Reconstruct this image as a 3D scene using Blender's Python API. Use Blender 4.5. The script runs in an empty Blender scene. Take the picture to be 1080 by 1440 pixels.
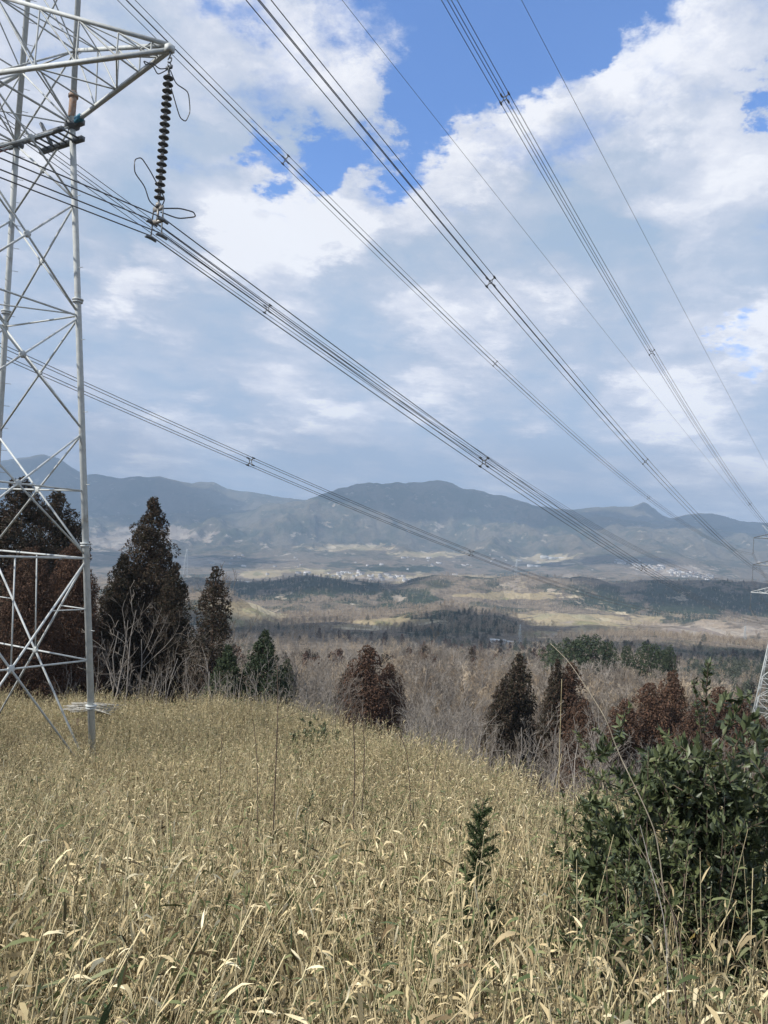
import bpy, math, random
import numpy as np
from mathutils import Vector, noise as mn

rng = np.random.default_rng(7)
random.seed(7)
R_ = math.radians
sc = bpy.context.scene
COL = sc.collection

# ---------------------------------------------------------------- camera
FPX, PITCH, ROLL = 1087.0, 0.0451, 0.0625
CF = np.array([0, math.cos(PITCH), math.sin(PITCH)])
_R0 = np.array([1., 0, 0]); _U0 = np.array([0, -math.sin(PITCH), math.cos(PITCH)])
CR = _R0 * math.cos(ROLL) + _U0 * math.sin(ROLL)
CU = _U0 * math.cos(ROLL) - _R0 * math.sin(ROLL)
def ray(px, py):
    d = CF + CR * (px - 540) / FPX + CU * (720 - py) / FPX
    return d / d[1]                       # unit depth
def at(px, py, Y): return ray(px, py) * Y
def proj(P):
    P = np.asarray(P, float); d = P @ CF
    return 540 + FPX * (P @ CR) / d, 720 - FPX * (P @ CU) / d
cam = bpy.data.cameras.new('camera'); co = bpy.data.objects.new('camera', cam); COL.objects.link(co)
cam.sensor_fit = 'VERTICAL'; cam.sensor_height = 32.0; cam.lens = 32.0 * FPX / 1440.0
cam.clip_start = 0.1; cam.clip_end = 40000
from mathutils import Matrix
co.matrix_world = Matrix(((CR[0], CU[0], -CF[0], 0), (CR[1], CU[1], -CF[1], 0), (CR[2], CU[2], -CF[2], 0), (0, 0, 0, 1)))
sc.camera = co

# ---------------------------------------------------------------- light, sky, exposure
SUN_EL, SUN_AZ = R_(42), R_(243)          # azimuth clockwise from +Y: behind the camera, to its left
sd = Vector((math.sin(SUN_AZ) * math.cos(SUN_EL), math.cos(SUN_AZ) * math.cos(SUN_EL), math.sin(SUN_EL)))
sun = bpy.data.lights.new('sun', 'SUN'); sun.energy = 5.0; sun.angle = R_(0.53); sun.color = (1, .95, .87)
so = bpy.data.objects.new('sun', sun); COL.objects.link(so); so.rotation_euler = sd.to_track_quat('Z', 'Y').to_euler()
sc.view_settings.view_transform = 'Standard'; sc.view_settings.look = 'None'
sc.view_settings.exposure = 0.27; sc.view_settings.gamma = 1
sc.cycles.max_bounces = 6; sc.cycles.diffuse_bounces = 3; sc.cycles.transparent_max_bounces = 8
sc.cycles.sample_clamp_indirect = 4; sc.cycles.use_denoising = True
sc.cycles.volume_bounces = 0

class NT:
    """tiny node helper"""
    def __init__(s, tree): s.t = tree; s.n = tree.nodes; s.l = tree.links
    def new(s, typ, **kw):
        nd = s.n.new(typ)
        for k, v in kw.items():
            if k.startswith('_'): setattr(nd, k[1:], v)
        for k, v in kw.items():
            if not k.startswith('_'):
                k2 = int(k[1:]) if k[0] == 'i' and k[1:].isdigit() else k
                s.put(nd.inputs[k2], v)
        return nd
    def put(s, inp, v):
        if isinstance(v, bpy.types.NodeSocket): s.l.new(v, inp)
        elif isinstance(v, bpy.types.Node): s.l.new(v.outputs[0], inp)
        else: inp.default_value = v
    def math(s, op, a, b=0.0, c=0.0, clamp=False):
        nd = s.n.new('ShaderNodeMath'); nd.operation = op; nd.use_clamp = clamp
        for i, v in enumerate((a, b, c)): s.put(nd.inputs[i], v)
        return nd.outputs[0]
    def vmath(s, op, a, b=None, scale=None):
        nd = s.n.new('ShaderNodeVectorMath'); nd.operation = op
        s.put(nd.inputs[0], a)
        if b is not None: s.put(nd.inputs[1], b)
        if scale is not None: s.put(nd.inputs['Scale'], scale)
        return nd.outputs['Value'] if op in ('DISTANCE', 'DOT_PRODUCT', 'LENGTH') else nd.outputs[0]
    def noise(s, vec, scale, detail=4, rough=.55, col=False, dist=0.0):
        nd = s.new('ShaderNodeTexNoise', Scale=scale, Detail=detail, Roughness=rough, Distortion=dist)
        if vec is not None: s.put(nd.inputs['Vector'], vec)
        return nd.outputs['Color'] if col else nd.outputs['Fac']
    def ramp(s, fac, stops):
        nd = s.n.new('ShaderNodeValToRGB'); cr = nd.color_ramp
        while len(cr.elements) < len(stops): cr.elements.new(.5)
        for e, (p, c) in zip(cr.elements, stops): e.position = p; e.color = (*c, 1)
        s.put(nd.inputs[0], fac); return nd.outputs[0]
    def mix(s, fac, a, b):
        nd = s.n.new('ShaderNodeMix'); nd.data_type = 'RGBA'
        s.put(nd.inputs[0], fac)
        for i, v in ((6, a), (7, b)):
            if isinstance(v, tuple): v = (*v, 1) if len(v) == 3 else v
            s.put(nd.inputs[i], v)
        return nd.outputs[2]
    def rng(s, v, a, b, c=0.0, d=1.0, smooth=True):
        nd = s.n.new('ShaderNodeMapRange'); nd.interpolation_type = 'SMOOTHSTEP' if smooth else 'LINEAR'
        for i, q in enumerate((v, a, b, c, d)): s.put(nd.inputs[i], q)
        return nd.outputs[0]

def build_world():
    w = bpy.data.worlds.new('World'); sc.world = w; w.use_nodes = True
    w.node_tree.nodes.clear(); N = NT(w.node_tree)
    sky = N.new('ShaderNodeTexSky'); sky.sky_type = 'NISHITA'; sky.sun_disc = False
    sky.sun_elevation = SUN_EL; sky.sun_rotation = SUN_AZ
    sky.altitude = 300; sky.air_density = 1.0; sky.dust_density = 0.6; sky.ozone_density = 2.0
    tc = N.new('ShaderNodeTexCoord'); d = N.vmath('NORMALIZE', tc.outputs['Generated'])
    sep = N.new('ShaderNodeSeparateXYZ', i0=d)
    zz = N.math('ADD', N.math('MAXIMUM', sep.outputs[2], 0.0), 0.16)
    comb = N.new('ShaderNodeCombineXYZ', i0=N.math('DIVIDE', sep.outputs[0], zz), i1=N.math('DIVIDE', sep.outputs[1], zz))
    q = comb.outputs[0]                                         # the cloud deck seen in perspective
    warp = N.vmath('SUBTRACT', N.noise(q, 3.0, 9, .66, col=True), (.5, .5, .5))
    dw = N.vmath('ADD', d, N.vmath('SCALE', warp, scale=.26))   # ragged positions for the placed banks and gaps
    def blobs(items):
        acc = None
        for px, py, r, a in items:
            c = ray(px, py); c = c / np.linalg.norm(c)
            v = N.rng(N.vmath('DISTANCE', dw, tuple(c)), r / FPX * 1.0, r / FPX * .25, 0.0, a)
            acc = v if acc is None else N.math('ADD', acc, v)
        return acc
    gaps = blobs([(590, 175, 78, .65), (520, 185, 50, .3), (640, 110, 90, .9), (730, 40, 110, 1.0), (820, 20, 80, .8),
                  (800, 85, 50, .5), (450, 228, 60, .7), (360, 240, 45, .5), (880, -60, 120, 1.), (1078, 150, 30, .45),
                  (1020, 480, 60, .30), (1070, 500, 60, .30), (335, 20, 50, .25), (1000, 440, 50, .4), (600, -150, 200, .8)])
    lights = blobs([(330, 70, 130, .5), (470, 40, 120, .45), (400, 330, 130, .75), (480, 300, 110, .5), (190, 400, 75, .75),
                    (690, 190, 90, .6), (780, 160, 100, .5), (960, 70, 140, .65), (900, 150, 120, .3), (600, 250, 90, .45), (1060, 445, 70, .6),
                    (620, 490, 60, .35), (700, 480, 45, .3), (380, 610, 50, .45), (900, 560, 90, .3), (1030, 540, 60, .4),
                    (760, 570, 60, .5), (940, 320, 70, .5), (480, 600, 90, .4), (650, 560, 80, .4), (880, 640, 90, .4), (980, 590, 80, .5), (250, 620, 90, .35), (780, 410, 60, .45), (590, 440, 70, .4), (320, 380, 80, .3), (560, 540, 80, .3), (60, 90, 120, .2), (1040, 250, 80, .3)])
    darks = blobs([(250, 500, 180, .8), (420, 500, 130, .5), (600, 640, 140, .35), (840, 260, 170, .5), (840, 420, 150, .35),
                   (300, 150, 130, .5), (150, 250, 130, .4), (520, 400, 110, .3), (800, 620, 180, .4), (60, 560, 120, .2)])
    nbig = N.noise(q, 1.5, 9, .58); nfine = N.noise(q, 5.5, 8, .6)
    puff = N.noise(N.vmath('ADD', q, N.vmath('SCALE', warp, scale=.5)), 2.3, 10, .6, dist=.6)
    dens = N.math('SUBTRACT', N.math('ADD', N.math('MULTIPLY', nfine, .75), N.math('MULTIPLY', puff, .45)), N.math('MULTIPLY', gaps, .75))
    dens = N.math('ADD', dens, N.rng(sep.outputs[2], .50, .2, 0.0, .26)); cover = N.rng(dens, .30, .62)
    bank = N.noise(N.vmath('MULTIPLY', N.vmath('ADD', d, N.vmath('SCALE', warp, scale=.08)), (5.5, 5.5, 11.)), 1.0, 9, .55)
    b = N.math('ADD', N.math('MULTIPLY', N.math('SUBTRACT', puff, .5), 1.5), N.math('MULTIPLY', N.math('SUBTRACT', nfine, .5), .9))
    b = N.math('ADD', b, N.math('MULTIPLY', N.math('SUBTRACT', nbig, .5), .6))
    b = N.math('ADD', b, N.math('MULTIPLY', lights, .75)); b = N.math('SUBTRACT', b, N.math('MULTIPLY', darks, .42))
    b = N.math('ADD', b, N.math('MULTIPLY', N.math('SUBTRACT', bank, .5), N.rng(sep.outputs[2], .6, .1, 1.0, 2.6)))
    b = N.math('ADD', b, .45, clamp=True)
    cc = N.ramp(b, [(0, (.35, .455, .60)), (.35, (.44, .51, .63)), (.62, (.57, .61, .71)), (.85, (.74, .755, .82)), (1, (.86, .865, .90))])
    # lilac towards the horizon
    lil = N.rng(sep.outputs[2], .42, .03, 0.0, .55)
    cc = N.mix(lil, cc, N.ramp(b, [(0, (.40, .47, .62)), (.45, (.56, .58, .69)), (.8, (.80, .78, .84)), (1, (.95, .92, .93))]))
    cc = N.vmath('SCALE', cc, scale=N.rng(sep.outputs[2], .45, .0, 10.2, 12.4))
    blue = N.vmath('MULTIPLY', sky.outputs[0], (1.2, 1.6, 2.2))
    colr = N.mix(cover, blue, cc)
    bg = N.new('ShaderNodeBackground', Color=colr, Strength=0.1)
    out = N.new('ShaderNodeOutputWorld'); N.l.new(bg.outputs[0], out.inputs[0])
build_world()

# ---------------------------------------------------------------- mesh helpers
class MB:
    def __init__(s): s.V = []; s.Q = []; s.T = []; s.n = 0; s.qm = []; s.tm = []
    def add(s, V, Q=None, T=None, m=0):
        V = np.asarray(V, float).reshape(-1, 3)
        if Q is not None and len(Q): Q = np.asarray(Q).reshape(-1, 4); s.Q.append(Q + s.n); s.qm.append(np.full(len(Q), m))
        if T is not None and len(T): T = np.asarray(T).reshape(-1, 3); s.T.append(T + s.n); s.tm.append(np.full(len(T), m))
        s.V.append(V); s.n += len(V)
    def tube(s, pts, r, n=6, m=0, caps=True):
        P = np.asarray(pts, float); k = len(P); r = np.broadcast_to(np.asarray(r, float), (k,))
        T = np.gradient(P, axis=0); T /= np.linalg.norm(T, axis=1)[:, None] + 1e-12
        ref = np.array([0, 0, 1.]) if abs(T[:, 2]).mean() < .8 else np.array([1., 0, 0])
        A = np.cross(T, ref); A /= np.linalg.norm(A, axis=1)[:, None] + 1e-12; B = np.cross(T, A)
        a = np.linspace(0, 2 * math.pi, n, endpoint=False)
        V = (P[:, None] + r[:, None, None] * (np.cos(a)[None, :, None] * A[:, None] + np.sin(a)[None, :, None] * B[:, None])).reshape(-1, 3)
        i = np.arange(k - 1)[:, None] * n; j = np.arange(n)[None]; j2 = (j + 1) % n
        Q = np.stack([i + j, i + j2, i + n + j2, i + n + j], -1).reshape(-1, 4)
        T3 = []
        if caps and n > 3:
            for q in range(1, n - 1): T3 += [(0, q + 1, q), ((k - 1) * n, (k - 1) * n + q, (k - 1) * n + q + 1)]
        s.add(V, Q, T3, m)
    def bar(s, a, b, w, h=None, up=(0, 0, 1), m=0):       # box section from a to b
        h = w if h is None else h
        a = np.asarray(a, float); b = np.asarray(b, float); t = b - a; t /= np.linalg.norm(t) + 1e-12
        x = np.cross(t, up)
        if np.linalg.norm(x) < 1e-3: x = np.cross(t, (1, 0, 0))
        x /= np.linalg.norm(x); y = np.cross(x, t)
        V = [p + sx * x * w / 2 + sy * y * h / 2 for p in (a, b) for sx, sy in ((-1, -1), (1, -1), (1, 1), (-1, 1))]
        s.add(V, [(0, 1, 2, 3), (7, 6, 5, 4), (0, 4, 5, 1), (1, 5, 6, 2), (2, 6, 7, 3), (3, 7, 4, 0)], None, m)
    def box(s, c, size, rz=0.0, m=0):
        c = np.asarray(c, float); hx, hy, hz = np.asarray(size) / 2.
        cs, sn = math.cos(rz), math.sin(rz)
        V = []
        for z in (-hz, hz):
            for x, y in ((-hx, -hy), (hx, -hy), (hx, hy), (-hx, hy)): V.append(c + (x * cs - y * sn, x * sn + y * cs, z))
        s.add(V, [(3, 2, 1, 0), (4, 5, 6, 7), (0, 1, 5, 4), (1, 2, 6, 5), (2, 3, 7, 6), (3, 0, 4, 7)], None, m)
    def lathe(s, prof, c, n=16, m=0):
        prof = np.asarray(prof, float); k = len(prof); a = np.linspace(0, 2 * math.pi, n, endpoint=False)
        V = np.stack([prof[:, None, 0] * np.cos(a), prof[:, None, 0] * np.sin(a), np.repeat(prof[:, 1:2], n, 1)], -1).reshape(-1, 3) + np.asarray(c)
        i = np.arange(k - 1)[:, None] * n; j = np.arange(n)[None]; j2 = (j + 1) % n
        s.add(V, np.stack([i + j, i + j2, i + n + j2, i + n + j], -1).reshape(-1, 4), None, m)
    def leaves(s, P, D, S, L, W, m=0, fold=.15):
        """rhombic folded leaves: base P, unit direction D, unit side S, length L, width W"""
        P = np.asarray(P, float); k = len(P); L = np.broadcast_to(L, (k,))[:, None]; W = np.broadcast_to(W, (k,))[:, None]
        Nn = np.cross(D, S)
        mid = P + D * L * .45; tip = P + D * L - Nn * L * .12
        V = np.stack([P, mid + S * W / 2 + Nn * W * fold, tip, mid - S * W / 2 + Nn * W * fold], 1).reshape(-1, 3)
        b = np.arange(k)[:, None] * 4
        s.add(V, None, np.concatenate([b + [0, 1, 2], b + [0, 2, 3]]), m)
    def mesh(s, name, mats, smooth=False):
        me = bpy.data.meshes.new(name)
        V = np.concatenate(s.V) if s.V else np.zeros((0, 3))
        Q = np.concatenate(s.Q) if s.Q else np.zeros((0, 4), int); T = np.concatenate(s.T) if s.T else np.zeros((0, 3), int)
        me.vertices.add(len(V)); me.vertices.foreach_set('co', V.astype(np.float32).ravel())
        nl = len(Q) * 4 + len(T) * 3; me.loops.add(nl)
        me.loops.foreach_set('vertex_index', np.concatenate([Q.ravel(), T.ravel()]).astype(np.int32))
        me.polygons.add(len(Q) + len(T))
        st = np.concatenate([np.arange(len(Q)) * 4, len(Q) * 4 + np.arange(len(T)) * 3]).astype(np.int32)
        me.polygons.foreach_set('loop_start', st)
        mi = np.concatenate([*(s.qm or [np.zeros(0)]), *(s.tm or [np.zeros(0)])]).astype(np.int32)
        mats = mats if isinstance(mats, (list, tuple)) else [mats]
        for mt in mats: me.materials.append(mt)
        if len(mats) > 1: me.polygons.foreach_set('material_index', mi)
        me.update(calc_edges=True); me.validate()
        if smooth: me.polygons.foreach_set('use_smooth', np.ones(len(me.polygons), bool))
        return me
    def obj(s, name, mats, parent=None, smooth=False, link=True):
        o = bpy.data.objects.new(name, s.mesh(name, mats, smooth))
        if link: COL.objects.link(o)
        if parent is not None: o.parent = parent
        return o
def tag(o, label=None, cat=None, group=None, kind=None):
    for k, v in (('label', label), ('category', cat), ('group', group), ('kind', kind)):
        if v: o[k] = v
    return o
def empty(name, loc=(0, 0, 0), rz=0, **kw):
    o = bpy.data.objects.new(name, None); COL.objects.link(o); o.location = loc; o.rotation_euler.z = rz; o.empty_display_size = .2
    return tag(o, **kw)
def copy_tree(o, parent=None):
    c = o.copy(); COL.objects.link(c)
    if parent is not None: c.parent = parent
    for ch in list(o.children): copy_tree(ch, c)
    return c

# ---------------------------------------------------------------- materials
def mat(name, fn, rough=.8, spec=.3, metal=0.0, trans=None, bump=None):
    m = bpy.data.materials.new(name); m.use_nodes = True; m.node_tree.nodes.clear(); N = NT(m.node_tree)
    c = fn(N); p = N.new('ShaderNodeBsdfPrincipled', Roughness=rough, Metallic=metal)
    p.inputs['Specular IOR Level'].default_value = spec
    N.put(p.inputs['Base Color'], c if not isinstance(c, tuple) else (*c, 1))
    if bump:
        b = N.new('ShaderNodeBump', Strength=bump[0], Distance=bump[1]); N.put(b.inputs['Height'], bump[2](N)); N.l.new(b.outputs[0], p.inputs['Normal'])
    sh = p.outputs[0]
    if trans:
        t = N.new('ShaderNodeBsdfTranslucent'); N.put(t.inputs[0], c if not isinstance(c, tuple) else (*c, 1))
        mx = N.new('ShaderNodeMixShader', i0=trans); N.l.new(sh, mx.inputs[1]); N.l.new(t.outputs[0], mx.inputs[2]); sh = mx.outputs[0]
    out = N.new('ShaderNodeOutputMaterial'); N.l.new(sh, out.inputs[0])
    return m
def objc(N): return N.new('ShaderNodeTexCoord').outputs['Object']
def isl(N): return N.new('ShaderNodeNewGeometry').outputs['Random Per Island']
def orand(N): return N.new('ShaderNodeObjectInfo').outputs['Random']
def island_ramp(stops, vary=.25):
    def fn(N):
        f = N.math('ADD', N.math('MULTIPLY', isl(N), 1 - vary), N.math('MULTIPLY', orand(N), vary))
        return N.ramp(f, stops)
    return fn
M = {}
M['steel'] = mat('galvanised_steel', lambda N: N.mix(N.rng(N.noise(objc(N), 1.3, 8, .7), .52, .75), N.ramp(N.noise(objc(N), 6, 4), [(.3, (.44, .47, .47)), (.7, (.56, .58, .57))]), (.27, .24, .20)), rough=.6, metal=.0, spec=.3)
M['steel_dark'] = mat('weathered_steel', lambda N: N.ramp(N.noise(objc(N), 5, 5), [(.3, (.10, .11, .12)), (.7, (.20, .21, .22))]), rough=.6, metal=.3)
M['rust'] = mat('rusty_joint', lambda N: N.ramp(N.noise(objc(N), 9, 5), [(.3, (.30, .16, .09)), (.7, (.36, .30, .26))]), rough=.8)
M['red'] = mat('red_paint', lambda N: (.28, .03, .04), rough=.5)
M['white'] = mat('white_paint', lambda N: (.75, .75, .73), rough=.5)
M['blue'] = mat('blue_paint', lambda N: (.05, .2, .3), rough=.5)
M['porcelain'] = mat('insulator_porcelain', lambda N: N.ramp(N.noise(objc(N), 14, 3), [(.3, (.10, .105, .11)), (.7, (.16, .165, .17))]), rough=.25, spec=.5)
M['cap'] = mat('metal_cap', lambda N: N.ramp(N.noise(objc(N), 12, 3), [(.3, (.22, .21, .20)), (.7, (.32, .31, .29))]), rough=.5, metal=.4)
M['wire'] = mat('conductor_aluminium', lambda N: N.ramp(N.noise(objc(N), 2, 3), [(.3, (.09, .09, .095)), (.7, (.14, .14, .145))]), rough=.5, metal=.3)
M['sasa'] = mat('dry_bamboo_grass_leaf', island_ramp([(0, (.04, .055, .025)), (.12, (.10, .13, .055)), (.23, (.26, .265, .13)), (.33, (.06, .045, .028)), (.45, (.46, .375, .21)), (.64, (.74, .60, .35)), (.74, (.20, .14, .08)), (.87, (.78, .66, .41)), (1, (.86, .79, .58))], .12), spec=.12, rough=.7, trans=.12)
M['sasa_green'] = mat('green_bamboo_grass_leaf', island_ramp([(0, (.05, .075, .035)), (.3, (.10, .14, .06)), (.6, (.19, .22, .10)), (.8, (.36, .36, .19)), (1, (.62, .56, .36))], .15), rough=.5, trans=.15)
M['pine_far'] = mat('distant_evergreen_needles', island_ramp([(0, (.05, .06, .042)), (.5, (.08, .09, .062)), (1, (.12, .13, .09))], .3), rough=.9)
M['culm'] = mat('straw_stem', island_ramp([(0, (.12, .10, .06)), (.3, (.34, .28, .16)), (.6, (.56, .47, .28)), (.82, (.72, .62, .38)), (1, (.22, .22, .11))]), rough=.6)
M['bark'] = mat('grey_bark', lambda N: N.ramp(N.math('ADD', N.math('MULTIPLY', N.noise(objc(N), 3, 4), .6), N.math('MULTIPLY', orand(N), .4)), [(.25, (.17, .15, .13)), (.75, (.36, .33, .30))]), rough=.9)
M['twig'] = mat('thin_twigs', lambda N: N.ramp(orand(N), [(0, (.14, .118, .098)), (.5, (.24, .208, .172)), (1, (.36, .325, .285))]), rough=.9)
M['trunk'] = mat('cedar_bark', lambda N: N.ramp(N.noise(objc(N), 4, 5), [(.3, (.06, .04, .03)), (.7, (.14, .10, .075))]), rough=.9)
M['cedar'] = mat('winter_cedar_foliage', island_ramp([(0, (.022, .027, .016)), (.3, (.042, .038, .024)), (.6, (.064, .046, .032)), (.85, (.09, .057, .040)), (1, (.060, .062, .035))], .2), rough=.85, trans=.08)
M['cedar_red'] = mat('rusty_cedar_foliage', island_ramp([(0, (.045, .034, .024)), (.4, (.095, .056, .038)), (.8, (.15, .082, .052)), (1, (.09, .08, .048))], .3), rough=.85, trans=.08)
M['pine'] = mat('dark_green_needles', island_ramp([(0, (.022, .034, .02)), (.5, (.045, .066, .034)), (1, (.09, .11, .055))], .2), rough=.8, trans=.1)
M['olive'] = mat('olive_evergreen_leaf', island_ramp([(0, (.04, .055, .022)), (.4, (.075, .095, .038)), (.75, (.13, .15, .06)), (.96, (.20, .21, .10)), (1, (.42, .30, .12))], .1), rough=.5, spec=.4, trans=.15)
M['twig_far'] = mat('sun_tinted_far_twigs', lambda N: N.ramp(orand(N), [(0, (.26, .20, .14)), (.5, (.40, .32, .23)), (1, (.52, .43, .32))]), rough=.9)  # lighter copy of the twigs, the valley's sunlight put into the colour
M['cane'] = mat('pale_grey_cane', lambda N: N.ramp(N.noise(objc(N), 8, 3), [(.3, (.26, .22, .16)), (.7, (.42, .37, .28))]), rough=.8)
M['shrub'] = mat('glossy_evergreen_leaf', island_ramp([(0, (.04, .054, .026)), (.4, (.078, .10, .045)), (.75, (.13, .155, .075)), (.96, (.11, .13, .05)), (1, (.35, .22, .07))], .1), rough=.42, spec=.45, trans=.12)
M['needle'] = mat('seedling_needles', island_ramp([(0, (.02, .04, .018)), (.6, (.05, .08, .03)), (1, (.10, .13, .055))], .1), rough=.6, trans=.15)
M['deadstem'] = mat('dark_dead_stem', lambda N: N.ramp(N.noise(objc(N), 8, 3), [(.3, (.07, .05, .04)), (.7, (.15, .11, .08))]), rough=.9)

def ground_col(N):
    a = N.new('ShaderNodeAttribute', _attribute_name='cover').outputs['Color']
    sp = N.new('ShaderNodeSeparateColor', i0=a); field, con, pale = sp.outputs[0], sp.outputs[1], sp.outputs[2]
    al = N.new('ShaderNodeAttribute', _attribute_name='alp').outputs['Fac']
    P = N.new('ShaderNodeNewGeometry').outputs['Position']
    n1 = N.noise(P, .0035, 8, .6); n2 = N.noise(P, .03, 7, .65); n3 = N.noise(P, .11, 4, .7)
    brown = N.ramp(N.math('ADD', N.math('MULTIPLY', n2, .5), N.math('MULTIPLY', n3, .5)), [(.32, (.07, .06, .046)), (.5, (.20, .16, .118)), (.7, (.33, .27, .195))])
    green = N.ramp(N.math('ADD', N.math('MULTIPLY', n2, .4), N.math('MULTIPLY', n3, .6)), [(.35, (.018, .026, .018)), (.65, (.06, .075, .042))])
    vor = N.new('ShaderNodeTexVoronoi', Scale=.016); N.put(vor.inputs['Vector'], N.vmath('MULTIPLY', P, (1., .55, 1.)))
    cell = N.new('ShaderNodeSeparateColor', i0=vor.outputs['Color']).outputs[0]
    fcol = N.ramp(N.math('ADD', N.math('MULTIPLY', cell, .8), N.math('MULTIPLY', n2, .2)), [(.1, (.24, .19, .11)), (.3, (.42, .34, .21)), (.5, (.33, .27, .16)), (.65, (.55, .46, .32)), (.8, (.24, .22, .11)), (.9, (.42, .33, .22))])
    pcol = N.ramp(N.math('ADD', N.math('MULTIPLY', cell, .5), N.math('MULTIPLY', n2, .5)), [(.3, (.27, .22, .18)), (.5, (.44, .38, .31)), (.7, (.34, .27, .20))])
    # winter woods: patches of evergreen among the bare trees
    pat = N.math('MULTIPLY', N.rng(N.math('ADD', N.math('MULTIPLY', n1, .6), N.math('MULTIPLY', N.noise(P, .011, 5), .4)), .50, .56), .8)
    far_ = N.rng(N.vmath('LENGTH', P), 4600, 6200)
    pat = N.math('MAXIMUM', pat, N.math('MULTIPLY', far_, N.rng(N.noise(P, .0022, 6, .6), .36, .54, .95, .35)))
    c = N.mix(pat, brown, green)
    edge = N.math('ADD', N.math('MULTIPLY', N.math('SUBTRACT', N.noise(P, .007, 6, .6), .5), 3.2), N.math('MULTIPLY', N.math('SUBTRACT', n2, .5), 1.2))
    def m(v): return N.rng(N.math('ADD', v, edge), .38, .58)
    c = N.mix(m(con), c, green); c = N.mix(m(field), c, fcol); c = N.mix(m(pale), c, pcol)
    soil = N.ramp(N.noise(P, 3., 6), [(.3, (.02, .017, .012)), (.7, (.085, .068, .045))])
    return N.mix(al, soil, c)
M['ground'] = mat('hills_ground', ground_col, rough=1, spec=.1,
                  bump=(1.0, 9.0, lambda N: N.math('ADD', N.noise(N.new('ShaderNodeNewGeometry').outputs['Position'], .10, 3, .7), N.math('MULTIPLY', N.noise(N.new('ShaderNodeNewGeometry').outputs['Position'], .012, 4, .6), 3.0))))

# ---------------------------------------------------------------- terrain
def st(px, py): r = ray(px, py); return r[0], r[2]
S_AX = np.linspace(-1.3, 1.3, 521)
def prof(pts):
    s, t = zip(*[st(x, y) for x, y in pts]); return np.interp(S_AX, s, t)
def dist(pts):
    s = [st(x, 900)[0] for x, _ in pts]; return np.interp(S_AX, s, [y for _, y in pts])
K = lambda v: np.full_like(S_AX, v)
HG = 1.25                                                       # height of the bamboo grass
crestY = dist([(0, 38), (200, 38), (400, 34), (500, 28), (600, 24), (700, 21), (800, 19), (1080, 18)])
crestT = prof([(0, 975), (200, 976), (300, 980), (400, 986), (480, 1010), (600, 1045), (700, 1080), (760, 1100), (900, 1110), (1080, 1125)])
mid = prof([(0, 1040), (200, 1046), (400, 1045), (600, 1085), (700, 1110), (800, 1125), (1080, 1150)])
rows = [(K(0.05), K(-1.7)), (K(1.2), K(-2.1)), (K(3.2), K(-2.0 - HG)), (K(6), K(-2.75 - HG)), (K(12), K(-4.15 - HG)),
        (crestY * .71, crestY * .71 * mid - HG), (crestY, crestY * crestT - HG),
        (crestY * 1.45, crestY * 1.45 * (crestT - .045) - HG)]
amp = [0, 0, 0, 0, .1, .15, .15, .5]
def row(Y, pts, a, dz=0): rows.append((K(Y), Y * prof(pts) + dz)); amp.append(a)
row(85, [(0, 1010), (300, 1015), (420, 1050), (600, 1085), (800, 1090), (1080, 1110)], 1.5)
row(140, [(0, 985), (400, 1005), (600, 1005), (800, 1010), (1080, 1040)], 2.)
row(255, [(0, 955), (400, 962), (600, 958), (800, 975), (980, 995), (1080, 1022)], 3.)
row(420, [(0, 945), (400, 955), (600, 950), (800, 960), (1080, 975)], 5.)
row(700, [(0, 890), (300, 892), (400, 895), (480, 898), (600, 905), (700, 915), (850, 910), (950, 935), (1080, 935)], 7)
row(950, [(0, 895), (400, 900), (600, 900), (760, 905), (900, 900), (1080, 920)], 8)
row(1350, [(0, 850), (320, 838), (360, 850), (395, 866), (480, 864), (560, 872), (620, 858), (700, 864), (745, 886), (900, 890), (960, 893), (1080, 905)], 16)
row(1600, [(0, 855), (320, 855), (400, 870), (480, 870), (620, 870), (745, 880), (830, 878), (1080, 885)], 16)
row(1950, [(0, 850), (320, 850), (540, 850), (700, 862), (830, 862), (900, 872), (1080, 880)], 22)
row(2400, [(0, 812), (350, 818), (430, 812), (500, 815), (560, 824), (600, 816), (660, 809), (740, 811), (820, 816), (860, 822), (900, 818), (1080, 822)], 20)
row(2900, [(0, 828), (350, 828), (560, 830), (800, 828), (1080, 835)], 10)
row(3500, [(0, 818), (350, 822), (560, 822), (800, 818), (1080, 824)], 12)
row(4400, [(0, 795), (350, 800), (560, 800), (700, 806), (800, 803), (900, 806), (1080, 820)], 22)
row(5200, [(0, 775), (350, 786), (560, 786), (700, 793), (800, 784), (950, 785), (1080, 800)], 34)
row(5700, [(0, 768), (350, 778), (430, 780), (560, 776), (650, 780), (800, 776), (950, 780), (1080, 793)], 80)
row(6300, [(0, 765), (350, 768), (430, 772), (560, 760), (650, 766), (800, 764), (950, 772), (1080, 785)], 130)
row(7050, [(0, 745), (200, 748), (330, 745), (430, 735), (560, 722), (700, 735), (810, 752), (950, 758), (1080, 770)], 190)
row(7900, [(0, 730), (200, 728), (330, 722), (430, 704), (455, 698), (480, 692), (500, 687), (520, 683), (545, 685), (562, 682), (582, 678), (610, 678), (630, 682), (650, 690), (668, 692), (690, 700), (705, 699), (740, 707), (760, 716), (810, 730), (900, 735), (1000, 745), (1080, 750)], 48)
row(8700, [(0, 725), (430, 725), (600, 705), (800, 735), (1080, 750)], 150)
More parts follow.
